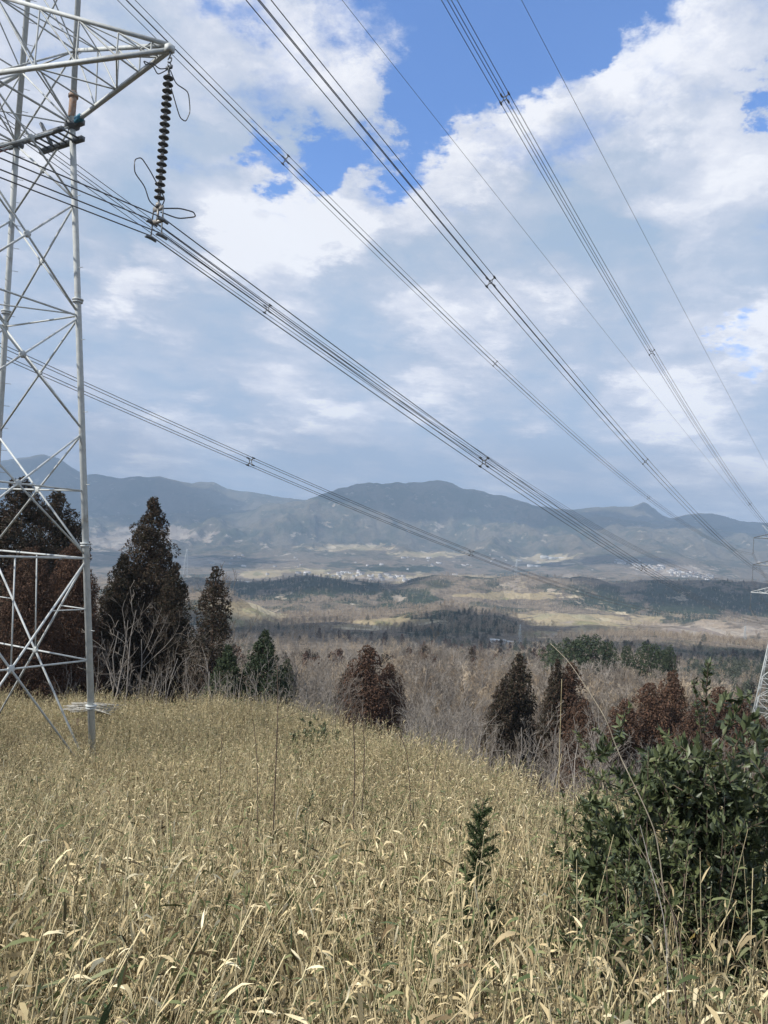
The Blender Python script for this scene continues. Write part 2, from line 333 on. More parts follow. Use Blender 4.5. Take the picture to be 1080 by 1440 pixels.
row(10000, [(-60, 655), (0, 650), (30, 645), (60, 640), (85, 646), (100, 657), (118, 668), (135, 667), (170, 674), (185, 671), (205, 671), (225, 667), (245, 673), (270, 681), (300, 678), (320, 687), (345, 691), (370, 696), (400, 699), (430, 702), (480, 708), (700, 718), (780, 719), (800, 717), (830, 716), (870, 713), (888, 713), (905, 708), (918, 716), (930, 724), (945, 727), (965, 723), (985, 723), (1010, 727), (1030, 732), (1060, 735), (1080, 739), (1150, 745)], 24)
row(11500, [(0, 720), (600, 745), (1080, 780)], 10)
row(15000, [(0, 735), (600, 775), (1080, 800)], 0)
RY = np.array([r[0] for r in rows]); RZ = np.array([r[1] for r in rows]); RA = np.array(amp, float)
def height(X, Y, nz=True):
    """terrain height at arrays X, Y (polar in s = X/Y)"""
    X = np.atleast_1d(np.asarray(X, float)); Y = np.atleast_1d(np.asarray(Y, float))
    r = np.hypot(X, Y); az = np.clip(np.arctan2(X, Y), -.9, .9); s = np.tan(az); yy = r * np.cos(az)
    fi = (s + 1.3) / 2.6 * 520; i0 = np.clip(fi.astype(int), 0, 519); f = fi - i0
    ly = np.log(np.maximum(yy, .05))
    out = np.empty(len(X)); am = np.empty(len(X))
    ry = np.log(RY[:, i0] * (1 - f) + RY[:, i0 + 1] * f); rz = RZ[:, i0] * (1 - f) + RZ[:, i0 + 1] * f
    k = np.clip((ry <= ly).sum(0) - 1, 0, len(RY) - 2); c = np.arange(len(X))
    t = np.clip((ly - ry[k, c]) / (ry[k + 1, c] - ry[k, c]), 0, 1)
    ts = np.where(yy > 45, t * t * (3 - 2 * t), t)
    z = rz[k, c] * (1 - ts) + rz[k + 1, c] * ts; a = RA[k] * (1 - t) + RA[k + 1] * t
    if nz:
        for j in range(len(X)):
            if a[j] > .01:
                sc_ = 800. if yy[j] > 3800 else (220. if yy[j] > 500 else 40.)
                p = Vector((X[j] / sc_, Y[j] / (sc_ * 2.4 if yy[j] > 3800 else sc_), 3.1))
                if yy[j] > 3800: w = min(1, (yy[j] - 3800) / 1500); v = (mn.ridged_multi_fractal(p, .9, 2.1, 5, 1.0, 2.0) - 1.1) * w * 1.1 + (1 - w) * mn.fractal(p * 5, .9, 2.1, 4)
                else: v = mn.fractal(p, .9, 2.1, 4)
                z[j] += a[j] * v
    return z
def h1(x, y): return float(height([x], [y])[0])
def hit(px, py, y0=60., y1=11000.):
    r = ray(px, py); Y = np.exp(np.linspace(math.log(y0), math.log(y1), 700))
    g = height(r[0] * Y, Y); b = np.nonzero(r[2] * Y <= g)[0]
    Yh = Y[b[0]] if len(b) else y1
    return np.array([r[0] * Yh, Yh, h1(r[0] * Yh, Yh)])

def build_ground():
    azf = np.linspace(-.60, .60, 560); azb = np.concatenate([np.linspace(-math.pi, -.62, 60), azf, np.linspace(.62, math.pi, 60)[:-1]])
    rr = np.concatenate([[.3, .8], np.exp(np.linspace(math.log(1.3), math.log(2000), 330)), np.exp(np.linspace(math.log(2010), math.log(14500), 260))])
    A, Rr = np.meshgrid(azb, rr); X = (np.sin(A) * Rr).ravel(); Y = (np.cos(A) * Rr).ravel(); Z = height(X, Y)
    na, nr = len(azb), len(rr)
    V = np.concatenate([np.stack([X, Y, Z], -1), [[0, 0, -1.7]]])
    i = np.arange(nr - 1)[:, None] * na; j = np.arange(na)[None]; j2 = (j + 1) % na
    Q = np.stack([i + j, i + j2, i + na + j2, i + na + j], -1).reshape(-1, 4)
    T = [(nr * na, (q + 1) % na, q) for q in range(na)]
    mb = MB(); mb.add(V, Q[:, ::-1], T); o = mb.obj('ground', M['ground'], smooth=True); tag(o, kind='structure')
    px, py = proj(np.where(V[:, 1:2] > .5, V, [[0, .5, -9999]])); D = V[:, 1]
    def patch(lst):
        c = np.zeros(len(V))
        for x, y, rx, ry, y0, y1 in lst:
            e = np.hypot((px - x) / rx, (py - y) / ry); c = np.maximum(c, np.clip(1.25 - e * .75, 0, 1) * ((D > y0) & (D < y1)))
        return c
    field = patch([(520, 812, 80, 6, 2600, 5500), (600, 820, 45, 5, 2600, 5500), (430, 803, 40, 4, 2600, 5500), (372, 806, 32, 6, 2600, 5500), (660, 812, 40, 3, 2600, 6000),
                   (350, 858, 55, 16, 1000, 1700), (820, 872, 85, 11, 1200, 2300), (770, 891, 40, 6, 900, 1800), (850, 884, 60, 4, 1200, 2300), (560, 876, 60, 5, 1100, 2200), (500, 882, 60, 4, 900, 2200),
                   (700, 838, 80, 4, 1400, 2400), (480, 770, 60, 4, 4500, 7000), (600, 780, 50, 4, 4500, 7000), (775, 786, 45, 7, 4000, 7000)])  # fields, with the valley's sunlit patches also put in as field colour
    pale = patch([(215, 752, 75, 10, 5000, 9000), (150, 762, 50, 10, 4000, 9000), (260, 790, 50, 6, 3000, 6000), (1010, 886, 100, 9, 1200, 2300), (940, 803, 60, 6, 3500, 6500),
                  (520, 815, 40, 3, 2800, 5500), (780, 893, 14, 4, 900, 1800)])
    con = patch([(650, 878, 80, 16, 800, 1600), (440, 828, 115, 16, 1700, 3000), (985, 845, 140, 26, 1500, 3200), (1040, 950, 80, 26, 300, 1300), (590, 845, 60, 10, 1700, 2600), (560, 800, 60, 5, 4000, 6000)])  # conifers, with cloud shade on the ridges also put in as dark cover
    at_ = o.data.color_attributes.new('cover', 'FLOAT_COLOR', 'POINT')
    at_.data.foreach_set('color', np.stack([field, con, pale, np.ones(len(V))], -1).astype(np.float32).ravel())
    al = o.data.attributes.new('alp', 'FLOAT', 'POINT'); al.data.foreach_set('value', np.clip((np.hypot(V[:, 0], V[:, 1]) - 60) / 60, 0, 1).astype(np.float32))
    return o, field, pale
ground, _f, _p = build_ground()
# ---------------------------------------------------------------- pylons, insulators, conductors
TH, A1, W0, SB, SA = 0.5309, 7.9876, 3.1495, 0.0747, 0.0229
INS, H1, H2, H1B, A2, A3, EZ, EA = 5.3314, 10.0606, 10.5729, 8.8451, 7.673, 7.7906, 4.2, 5.4169
C1 = np.array([-13.96524464, 26.04392688, 14.15592722]); C2 = np.array([127.4, 247.6, -7.2]); PHI = 0.5608
def frame(th): return np.array([math.sin(th), math.cos(th), 0]), np.array([math.cos(th), -math.sin(th), 0])
UP = np.array([0, 0, 1.])
def disc_plate(mb, p, r, h): mb.lathe([(0, -h / 2), (r, -h / 2), (r, h / 2), (0, h / 2)], p, 12)

def pylon(C, th, zb, levels, upper, arms, scale, label, detail=True, legr=.108, sb=SB, group=None, waist=0.):
    """C: axis point at lower arm level; levels: [(z, kind)] downwards"""
    u, v = frame(th); root = empty('transmission_pylon', tuple(C + UP * zb), label=label, cat='pylon', group=group)
    base = C + UP * zb
    W = W0 * scale
    def hw(z): return W / 2 + (sb * max(0, -z - waist) + .012 * min(-z, waist) if z < 0 else -SA * z)
    def P(su, sv, z): return C + su * hw(z) * u + sv * hw(z) * v + UP * z
    L = lambda p: np.asarray(p) - base
    corners = [(1, 1), (1, -1), (-1, -1), (-1, 1)]
    top = upper[-1]
    def O(mb, name, m='steel', parent=root): return mb.obj(name, M[m], parent)
    # legs with flanges
    for su, sv in corners:
        mb = MB(); zs = [zb - .6, -6.0, 0, 0.01, H1, top]
        mb.tube([L(P(su, sv, z)) for z in (zb - 1.2, -6 - waist, -.01 - waist, 0)], [legr * 1.12, legr, legr, legr * .95], 14 if detail else 6)
        mb.tube([L(P(su, sv, z)) for z in (0, H1, top)], [legr * .95, legr * .8, legr * .6], 12 if detail else 6)
        lg = O(mb, 'leg')
        if detail:
            for z in (-6.2, -14.7, H1 + 3, zb + 2.9):
                fm = MB(); fm.lathe([(0, .04), (legr * 1.75, .04), (legr * 1.75, -.01), (legr * 1.3, -.015), (legr * 1.3, -.04), (legr * 1.6, -.045), (legr * 1.6, -.09), (0, -.09)], L(P(su, sv, z)), 16); O(fm, 'flange', parent=lg)
            if su == 1:
                for q, z in enumerate(np.arange(zb + 3, 9, .42)):
                    p = L(P(su, sv, z)); dd = (u * .8 + v * .6 if q % 2 else -u * .8 + v * .6) if sv == -1 else (u if q % 2 else v) * .5 - v * .3
                    if sv == 1 and q % 3: continue
                    b = MB(); d3 = dd / np.linalg.norm(dd); b.tube([p, p + d3 * (legr + .20), p + d3 * (legr + .20) + UP * .03], .011, 5)
                    O(b, 'step_bolt', parent=lg)
    rb = legr * (.34 if detail else .5)
    faces = [((1, 1), (1, -1)), ((1, -1), (-1, -1)), ((-1, -1), (-1, 1)), ((-1, 1), (1, 1))]
    far_mb = MB()
    def brace(a, b, r=rb, name='brace', keep=True):
        if detail and keep: m = MB(); m.tube([L(a), L(b)], r, 8); O(m, name)
        else: far_mb.tube([L(a), L(b)], r, 4, caps=False)
    for (a, b) in faces:
        z0 = 0
        for z1, kind in levels:
            p0, q0, p1, q1 = P(*a, z0), P(*b, z0), P(*a, z1), P(*b, z1)
            g = .08
            brace(p0 - UP * g, q1 + UP * g); brace(q0 - UP * g, p1 + UP * g)
            w0, w1 = hw(z0), hw(z1); tx = w0 / (w0 + w1); zx = z0 + (z1 - z0) * tx
            X = (P(*a, zx) + P(*b, zx)) / 2
            if 'h' in kind: brace(p1, q1, rb * .95, 'horizontal')
            if 'm' in kind: brace(P(*a, zx), P(*b, zx), rb * .85, 'horizontal')
            if 'v' in kind:
                for f_ in (0.0,): brace((p0 + q0) / 2, X, rb * .7)
                brace((p0 * .5 + X * .5), P(*a, (z0 + zx) / 2), rb * .55); brace((q0 * .5 + X * .5), P(*b, (z0 + zx) / 2), rb * .55)
            if 'd' in kind:          # plan bracing between mid-points of neighbouring faces
                c_ = faces[(faces.index((a, b)) + 1) % 4]
                brace((P(*a, z1) + P(*b, z1)) / 2, (P(*c_[0], z1) + P(*c_[1], z1)) / 2, rb * .7)
            if detail:
                gm = MB(); nrm = np.cross(q1 - p1, UP); nrm /= np.linalg.norm(nrm)
                gm.lathe([(0, -.03), (.13, -.03), (.13, .03), (0, .03)], (0, 0, 0), 8)
                Vt = gm.V[0]; t_ = (q1 - p1) / np.linalg.norm(q1 - p1)
                gm.V[0] = L(X) + Vt[:, :1] * t_ + Vt[:, 1:2] * UP + Vt[:, 2:] * nrm
                O(gm, 'gusset_plate')
            z0 = z1
        z0 = 0
        for z1 in upper:
            vis = detail and z1 <= 3
            brace(P(*a, z0), P(*b, z1), rb * .9, keep=vis); brace(P(*b, z0), P(*a, z1), rb * .9, keep=vis)
            brace(P(*a, z1), P(*b, z1), rb * .8, 'horizontal', keep=vis); z0 = z1
        brace(P(*a, 0), P(*b, 0), rb * 1.1, 'horizontal')
    if detail:      # plan bracing at the arm level
        for z in (0, -6.7):
            brace(P(1, 1, z), P(-1, -1, z), rb * .7); brace(P(1, -1, z), P(-1, 1, z), rb * .7)
    if far_mb.n:
        o = O(far_mb, 'bracing'); o['kind'] = 'stuff'
    # cross arms
    for za, ha, span, wd in arms:
        for sg in (1, -1):
            tip = C + sg * span * v + UP * za; am = MB()
            hz = za + ha
            bots = [P(su, sg, za) for su in (1, -1)]; tops = [P(su, sg, hz) for su in (1, -1)]
            t0 = tip - sg * v * .02
            for b in bots: am.bar(L(b), L(t0 - UP * .05), wd * 1.15)
            for b in tops: am.bar(L(b), L(t0 + UP * .10), wd)
            arm = O(am, 'cross_arm', 'steel' if detail or za == 0 else 'steel_dark'); 
            lm = MB(); n = 4 if detail else 3; r = wd * .28; tb = lm.bar if False else None
            def ln(a, b, rr=r): lm.tube([L(a), L(b)], rr, 5 if detail else 3, caps=False)
            fr = [0, .27, .5, .72, .9] if detail else [0, .35, .7]
            pt = lambda b, f: b * (1 - f) + tip * f
            for i, f in enumerate(fr):
                for k in (0, 1):
                    if i: ln(pt(bots[k], f), pt(tops[k], f))
                if i: ln(pt(bots[0], f), pt(bots[1], f)); ln(pt(tops[0], f), pt(tops[1], f), r * .8)
                if i + 1 < len(fr):
                    g = fr[i + 1]
                    for k in (0, 1): ln(pt(tops[k], f), pt(bots[k], g)) if i % 2 == 0 or detail else ln(pt(bots[k], f), pt(tops[k], g))
                    ln(pt(bots[i % 2], f), pt(bots[1 - i % 2], g)); ln(pt(tops[(i + 1) % 2], f), pt(tops[i % 2], g), r * .8)
            O(lm, 'lattice', parent=arm)
            if detail:
                pm = MB(); pm.box(L(tip) - sg * v * .04, (.2, .22, .2), -th); O(pm, 'tip_plate', parent=arm)
    # earth wire arms and peak
    for sg in (1, -1):
        am = MB(); tip = C + sg * EA * v + UP * (H1 + H2 + EZ) if detail else C + sg * EA * v + UP * (2 * H1B + EZ)
        for su in (1, -1): am.bar(L(P(su, sg, top)), L(tip), .07); am.bar(L(P(su, sg, top - 2.2)), L(tip - UP * .1), .07)
        O(am, 'earth_wire_arm')
    return root, P, L, u, v

p1, PP, LL, u1, v1 = pylon(C1, TH, -23.2, [(-2.75, ''), (-6.75, 'h'), (-10.8, ''), (-15.2, 'hm'), (-23.0, 'mvd')],
    [2.65, 6.3, H1, H1 + 2.4, H1 + 6.5, H1 + H2, H1 + H2 + 2.4], [(0, 2.65, A1, .10), (H1, 2.4, A2, .10), (H1 + H2, 2.2, A3, .10)], 1.0,
    'near grey tubular steel pylon at the left edge rising out of the bamboo grass')
# fittings of the near pylon at the lower arm
for su, sv in ((1, 1), (1, -1)):
    m = MB(); p = LL(PP(su, sv, -.05)); m.lathe([(0, -.16), (.13, -.16), (.26, -.05), (.26, .07), (.14, .10), (0, .10)], p, 14)
    m.bar(p, p + v1 * sv * .55 + UP * .02, .2, .18); m.obj('node_collar', M['steel_dark'], p1)
m = MB(); a = LL(PP(1, 1, -.62)); m.bar(a + v1 * .55, a - v1 * 1.75, .16, .16); m.bar(a + v1 * .45 - u1 * .75, a - v1 * 1.7 - u1 * .75, .12, .14)
for q in np.linspace(.4, -1.6, 7): m.bar(a + v1 * q, a + v1 * q - u1 * .75, .05, .05)
m.bar(a - v1 * 1.1 + UP * .05, a - v1 * 1.9 + UP * 1.1, .1); m.obj('platform', M['steel_dark'], p1)
m = MB(); a = LL(PP(1, -1, 0)); m.bar(a - v1 * .3, a - v1 * 1.8, .19, .17); m.obj('marker_bar', M['red'], p1)
m = MB(); m.bar(a - v1 * .22, a - v1 * .32, .20, .18); m.obj('marker_band', M['white'], p1)
m = MB(); a = LL(PP(1, 1, 0)); b = LL(C1 + v1 * A1); d_ = (b - a) / np.linalg.norm(b - a); m.bar(a + d_ * .35, a + d_ * .75, .185); m.obj('marker_band', M['blue'], p1)
m = MB(); a = LL(PP(1, 1, 1.15)); m.lathe([(.11, -.9), (.125, -.88), (.125, .0), (.11, .02)], a, 12); m.lathe([(.11, -.2), (.17, -.2), (.17, -.1), (.11, -.1)], a, 12); m.obj('joint_sleeve', M['rust'], p1)

LV2 = [(-4, 'h'), (-8.5, 'h'), (-13.5, 'h'), (-19, 'h'), (-25, 'hm'), (-31, 'hm'), (-39.5, 'mv')]
g2 = h1(C2[0], C2[1]) - C2[2]
LV2 = [(z * (-g2) / 39.5, k) for z, k in LV2]
p2, *_ = pylon(C2, PHI, g2, LV2, [2.4, 5.5, H1B, H1B + 2.2, H1B + 5.4, 2 * H1B, 2 * H1B + 2.2],
    [(0, 2.3, A1, .2), (H1B, 2.2, A2, .2), (2 * H1B, 2.0, A3, .2)], 1.05, 'second steel pylon downhill at the right edge, beyond the brown cedars', detail=False, legr=.17, sb=.15, waist=14.)

def insulator():
    root = empty('insulator_string', label='x', cat='insulator')
    m = MB(); m.tube([(0, 0, -.02), (0, 0, -.22)], .028, 8)
    a = np.linspace(0, 2 * math.pi, 17)
    m.tube([(.075 * math.cos(t), 0, -.27 + .085 * math.sin(t)) for t in a], .02, 6)
    m.tube([(0, .06 * math.cos(t), -.42 + .075 * math.sin(t)) for t in a], .018, 6)
    m.bar((-.12, 0, -.50), (.12, 0, -.50), .05, .10); m.tube([(0, 0, -.45), (0, 0, -.68)], .03, 8); m.obj('hanger', M['steel_dark'], root)
    z0, n, sp = -.72, 19, .1985
    pr = [(.035, 0), (.045, -.005), (.05, -.045), (.09, -.055), (.150, -.075), (.168, -.098), (.164, -.108), (.14, -.100), (.125, -.112), (.10, -.100), (.085, -.115), (.06, -.105), (.028, -.12)]
    capm = [(.0, .03), (.04, .03), (.052, .0), (.055, -.045), (.02, -.05)]
    for i in range(n):
        m = MB(); m.lathe([(r_ * .9, z_) for r_, z_ in pr], (0, 0, z0 - i * sp), 20); d = m.obj('insulator_disc', M['porcelain'], root, smooth=True)
        c = MB(); c.lathe(capm, (0, 0, z0 - i * sp + .02), 10); c.tube([(0, 0, z0 - i * sp - .10), (0, 0, z0 - i * sp - .19)], .016, 6); c.obj('cap', M['cap'], d)
    zb = z0 - n * sp                      # -4.49
    # arcing horns: bent rods along the line (local y = line direction)
    def horn(pts, r=.017):
        P_ = np.array(pts, float); k = len(P_); t = np.linspace(0, k - 1, k * 6)
        S = np.stack([np.interp(t, range(k), P_[:, j]) for j in range(3)], -1)
        for _ in range(3): S[1:-1] = (S[:-2] + 2 * S[1:-1] + S[2:]) / 4
        m = MB(); m.tube(S, r, 6); m.obj('arcing_horn', M['wire'], root)
    horn([(.0, -.04, zb - .22), (.0, -.35, zb - .15), (.0, -.55, zb + .2), (.0, -.95, zb + .42), (.0, -.98, zb + .78), (.0, -.75, zb + .95), (0, -.4, zb + .72), (.05, -.06, zb + .35), (.1, .14, zb + .1), (0, .08, zb - .2)])
    horn([(.05, .05, zb - .2), (.35, .5, zb - .06), (.45, .95, zb - .0), (.35, 1.15, zb - .05), (.05, .75, zb - .22), (.0, .1, zb - .28)], .02)
    horn([(0, -.05, -.55), (0, -.35, -.75), (0, -.65, -.72), (0, -.85, -.92), (0, -.95, -.85), (0, -.6, -.78), (0, -.4, -.95), (0, -.08, -.62)])
    horn([(0, .05, -.55), (0, .3, -.82), (.1, .72, -.85), (.1, .85, -1.4), (.05, .75, -1.75), (0, .55, -1.72), (0, .14, -1.05)])
    # yoke and four suspension clamps
    m = MB(); m.tube([(0, 0, zb + .06), (0, 0, zb - .18)], .03, 8); m.bar((-.2, 0, zb - .22), (.2, 0, zb - .22), .045, .14)
    m.bar((0, 0, zb - .2), (0, 0, zb - .58), .05); m.bar((-.2, 0, zb - .60), (.2, 0, zb - .60), .045, .12)
    m.lathe([(0, -.06), (.07, -.06), (.09, 0), (.07, .06), (0, .06)], (0, 0, zb - .12), 10); m.obj('yoke', M['cap'], root)
    for sx in (-1, 1):
        for zc in (-INS + .23, -INS - .23):
            m = MB(); zt = zb - .22 if zc > -INS else zb - .60
            m.tube([(sx * .19, 0, zt), (sx * .22, 0, zc)], .022, 6)
            m.tube([(sx * .22, -.2, zc - .02), (sx * .22, -.1, zc + .02), (sx * .22, .1, zc + .02), (sx * .22, .2, zc - .02)], [.03, .055, .055, .03], 8)
            m.bar((sx * .22 - .06, 0, zc), (sx * .22, 0, zc + .12), .03); m.bar((sx * .22 + .06, 0, zc), (sx * .22, 0, zc + .12), .03)
            m.obj('suspension_clamp', M['steel_dark'], root)
    return root
ins0 = insulator(); first = True
INSP = {}
for T_, (C, th, hs) in enumerate(((C1, TH, (0, H1, H1 + H2)), (C2, PHI, (0, H1B, 2 * H1B)))):
    u, v = frame(th)
    for k, (a, h) in enumerate(zip((A1, A2, A3), hs)):
        for sg in (1, -1):
            pos = C + v * a * sg + UP * (h - .08)
            if T_ == 0 and not (k == 0 and sg == 1): 
                pass
            o = ins0 if first else copy_tree(ins0); first = False
            o.location = pos; o.rotation_euler.z = -th
            w = ('lowest', 'middle', 'top')[k]
            o['label'] = ('string of dark discs with arcing horns hanging from the tip of the near pylon arm' if (k, sg) == (0, 1) else
                f'disc insulator string under the {w} {"right" if sg > 0 else "left"} arm of the near pylon') if T_ == 0 else f'small pale insulator string under the {w} {"right" if sg > 0 else "left"} arm of the far pylon'
            if T_ == 0: o['group'] = 'insulator strings on the near pylon'
            else: o['group'] = 'insulator strings on the second pylon'

def span(a, h, hb, ins, sag, label, spx, quad=True, k1=.085):
    u, v = frame(TH); u2, v2 = frame(PHI)
    P0 = C1 + a * v + UP * (h - ins); P1 = C2 + a * v2 + UP * (hb - ins)
    t = np.concatenate([np.linspace(0, .2, 40)[:-1], np.linspace(.2, 1, 80)])[:, None]
    F = P0 * (1 - t) + P1 * t; F[:, 2] -= 4 * sag * (t * (1 - t))[:, 0]
    db = np.linspace(220, 0, 60)[:-1]; B = P0 - u * db[:, None]; B[:, 2] += -k1 * db + .0006 * db ** 2
    t2 = np.linspace(0, .8, 14)[1:, None]; P3 = P1 + u2 * 260 + UP * (-25); G = P1 * (1 - t2) + P3 * t2; G[:, 2] -= 4 * 8 * (t2 * (1 - t2))[:, 0]
    crv = np.concatenate([B, F, G])
    root = empty('conductor_bundle' if quad else 'earth_wire', tuple(P0), label=label, cat='power line' if quad else 'earth wire', group='power lines between the pylons')
    lat = v
    if quad:
        for sx in (-1, 1):
            for sz in (-1, 1):
                m = MB(); m.tube(crv + lat * sx * .22 + UP * sz * .23 - P0, .019, 5, caps=False); m.obj('wire', M['wire'], root)
    else:
        m = MB(); m.tube(crv - P0, .017, 5, caps=False); m.obj('wire', M['wire'], root)
    F2 = P0 * (1 - np.linspace(0, 1, 1200)[:, None]) + P1 * np.linspace(0, 1, 1200)[:, None]; tt = np.linspace(0, 1, 1200); F2[:, 2] -= 4 * sag * tt * (1 - tt)
    X, Y = proj(F2)
    for px, py in spx:
        k = int(np.argmin((X - px) ** 2 + (Y - py) ** 2)); c = F2[k] - P0; m = MB()
        dr = F2[min(k + 1, 1199)] - F2[max(k - 1, 0)]; dr /= np.linalg.norm(dr)
        for sx in (-1, 1):
            for sz in (-1, 1):
                e = c + lat * sx * .22 + UP * sz * .23; m.bar(c + (e - c) * .35, e, .045); m.bar(e - dr * .13, e + dr * .13, .075)
        for q in range(4):
            s4 = [(-1, -1), (1, -1), (1, 1), (-1, 1)]
            a_, b_ = s4[q], s4[(q + 1) % 4]; m.bar(c + (lat * a_[0] * .22 + UP * a_[1] * .23) * .4, c + (lat * b_[0] * .22 + UP * b_[1] * .23) * .4, .04)
        m.obj('spacer', M['steel_dark'], root)
    return root
span(A1, 0, 0, INS, 6.6616, 'four-wire bundle clamped under the disc insulator string of the near pylon', [(677, 655), (725, 690 + 0), (903, 803)][:1] + [(903, 803)])
span(A2, H1, H1B, INS, 6.6616, 'four-wire bundle crossing the middle of the sky, over the mountain summit', [(690, 396), (907, 650), (1057, 807)])
span(A3, H1 + H2, 2 * H1B, INS, 6.6616, 'rightmost four-wire bundle, crossing the blue gap at the top', [(706, 142), (914, 497), (1052, 711)])
span(-A1, 0, 0, INS, 6.6616, 'lowest four-wire bundle passing low over the left mountains behind the pylon', [(353, 648), (661, 783)])
span(-A2, H1, H1B, INS, 6.6616, 'four-wire bundle meeting the clamped bundle from behind the near pylon', [(375, 437)])
span(-A3, H1 + H2, 2 * H1B, INS, 6.6616, 'four-wire bundle grazing the tip of the near pylon arm', [(401, 228), (693, 516), (907, 707)])
span(EA, H1 + H2 + EZ, 2 * H1B + EZ, 0, .71, 'single thin wire furthest right in the sky', [], quad=False)
span(-EA, H1 + H2 + EZ, 2 * H1B + EZ, 0, .71, 'single thin wire between the middle bundle and the rightmost bundle', [], quad=False)

# ---------------------------------------------------------------- instanced ground cover (one object per kind of stuff)
def scatter(name, pts, scl, rot, variants, label=None, kind='stuff', tilt=None):
    """one object: every point carries one plant variant (geometry nodes)"""
    vc = bpy.data.collections.new(name + '_variants')
    for v in variants: vc.objects.link(v)
    me = bpy.data.meshes.new(name); me.vertices.add(len(pts)); me.vertices.foreach_set('co', np.asarray(pts, np.float32).ravel())
    a = me.attributes.new('scl', 'FLOAT_VECTOR', 'POINT'); a.data.foreach_set('vector', np.asarray(scl, np.float32).ravel())
    a = me.attributes.new('rot', 'FLOAT_VECTOR', 'POINT'); a.data.foreach_set('vector', np.asarray(rot, np.float32).ravel())
    a = me.attributes.new('vid', 'INT', 'POINT'); a.data.foreach_set('value', rng.integers(0, len(variants), len(pts)).astype(np.int32))
    o = bpy.data.objects.new(name, me); COL.objects.link(o)
    g = bpy.data.node_groups.new(name + '_scatter', 'GeometryNodeTree')
    g.interface.new_socket('Geometry', in_out='INPUT', socket_type='NodeSocketGeometry'); g.interface.new_socket('Geometry', in_out='OUTPUT', socket_type='NodeSocketGeometry')
    n, l = g.nodes, g.links
    gi = n.new('NodeGroupInput'); go = n.new('NodeGroupOutput'); ip = n.new('GeometryNodeInstanceOnPoints'); ci = n.new('GeometryNodeCollectionInfo')
    ci.inputs['Collection'].default_value = vc; ci.inputs['Separate Children'].default_value = True; ci.inputs['Reset Children'].default_value = True
    def attr(nm, typ):
        q = n.new('GeometryNodeInputNamedAttribute'); q.data_type = typ; q.inputs['Name'].default_value = nm; return q.outputs[0]
    l.new(gi.outputs[0], ip.inputs['Points']); l.new(ci.outputs[0], ip.inputs['Instance']); ip.inputs['Pick Instance'].default_value = True
    l.new(attr('vid', 'INT'), ip.inputs['Instance Index']); l.new(attr('scl', 'FLOAT_VECTOR'), ip.inputs['Scale'])
    e2r = n.new('FunctionNodeEulerToRotation'); l.new(attr('rot', 'FLOAT_VECTOR'), e2r.inputs[0]); l.new(e2r.outputs[0], ip.inputs['Rotation'])
    l.new(ip.outputs[0], go.inputs[0])
    md = o.modifiers.new('scatter', 'NODES'); md.node_group = g
    return tag(o, label=label, kind=kind)
def unit(v): return v / (np.linalg.norm(v, axis=-1, keepdims=True) + 1e-9)

def bare_mesh(seed, h=6., r0=.05, stems=1, spread=.45, lv=3, nb=(7, 5, 4), minr=.006, droop=0.0, sides=4):
    g = np.random.default_rng(seed); tr = MB(); tw = MB()
    def grow(p, d, L, r, lev):
        k = 5 if lev == 0 else (4 if lev == 1 else 3); pts = [p]; q = p.copy(); dd = d.copy()
        for i in range(k):
            dd = unit(dd + g.normal(0, .14 + .05 * lev, 3) + np.array([0, 0, .10 - droop * lev * .1])); q = q + dd * L / k; pts.append(q)
        rs = np.linspace(r, max(r * .35, minr * .7), k + 1)
        (tr if lev < 2 else tw).tube(pts, rs, sides if lev < 2 else 3, caps=False)
        if lev >= lv: return
        for i in range(nb[lev]):
            f = g.uniform(.25 if lev == 0 else .15, 1.0); j = min(int(f * k), k - 1); b = pts[j] * (1 - (f * k - j)) + pts[j + 1] * (f * k - j)
            ax = unit(g.normal(0, 1, 3)); s_ = unit(np.cross(dd, ax)); up_ = unit(d * g.uniform(.55, 1.2) + s_ * g.uniform(.5, 1.0) + [0, 0, .25])
            grow(b, up_, L * g.uniform(.32, .58) * (1.1 - .4 * f), max(r * .45 * (1 - .4 * f), minr), lev + 1)
    for s_ in range(stems):
        a = g.uniform(0, 6.28); sp = spread * (g.uniform(.3, 1) if stems > 1 else .15)
        grow(np.array([math.cos(a) * .15, math.sin(a) * .15, -.3]) if stems > 1 else np.array([0, 0, -.3]), unit(np.array([math.cos(a) * sp, math.sin(a) * sp, 1.])), h * g.uniform(.75, 1.0), r0 * g.uniform(.8, 1.1), 0)
    return tr, tw
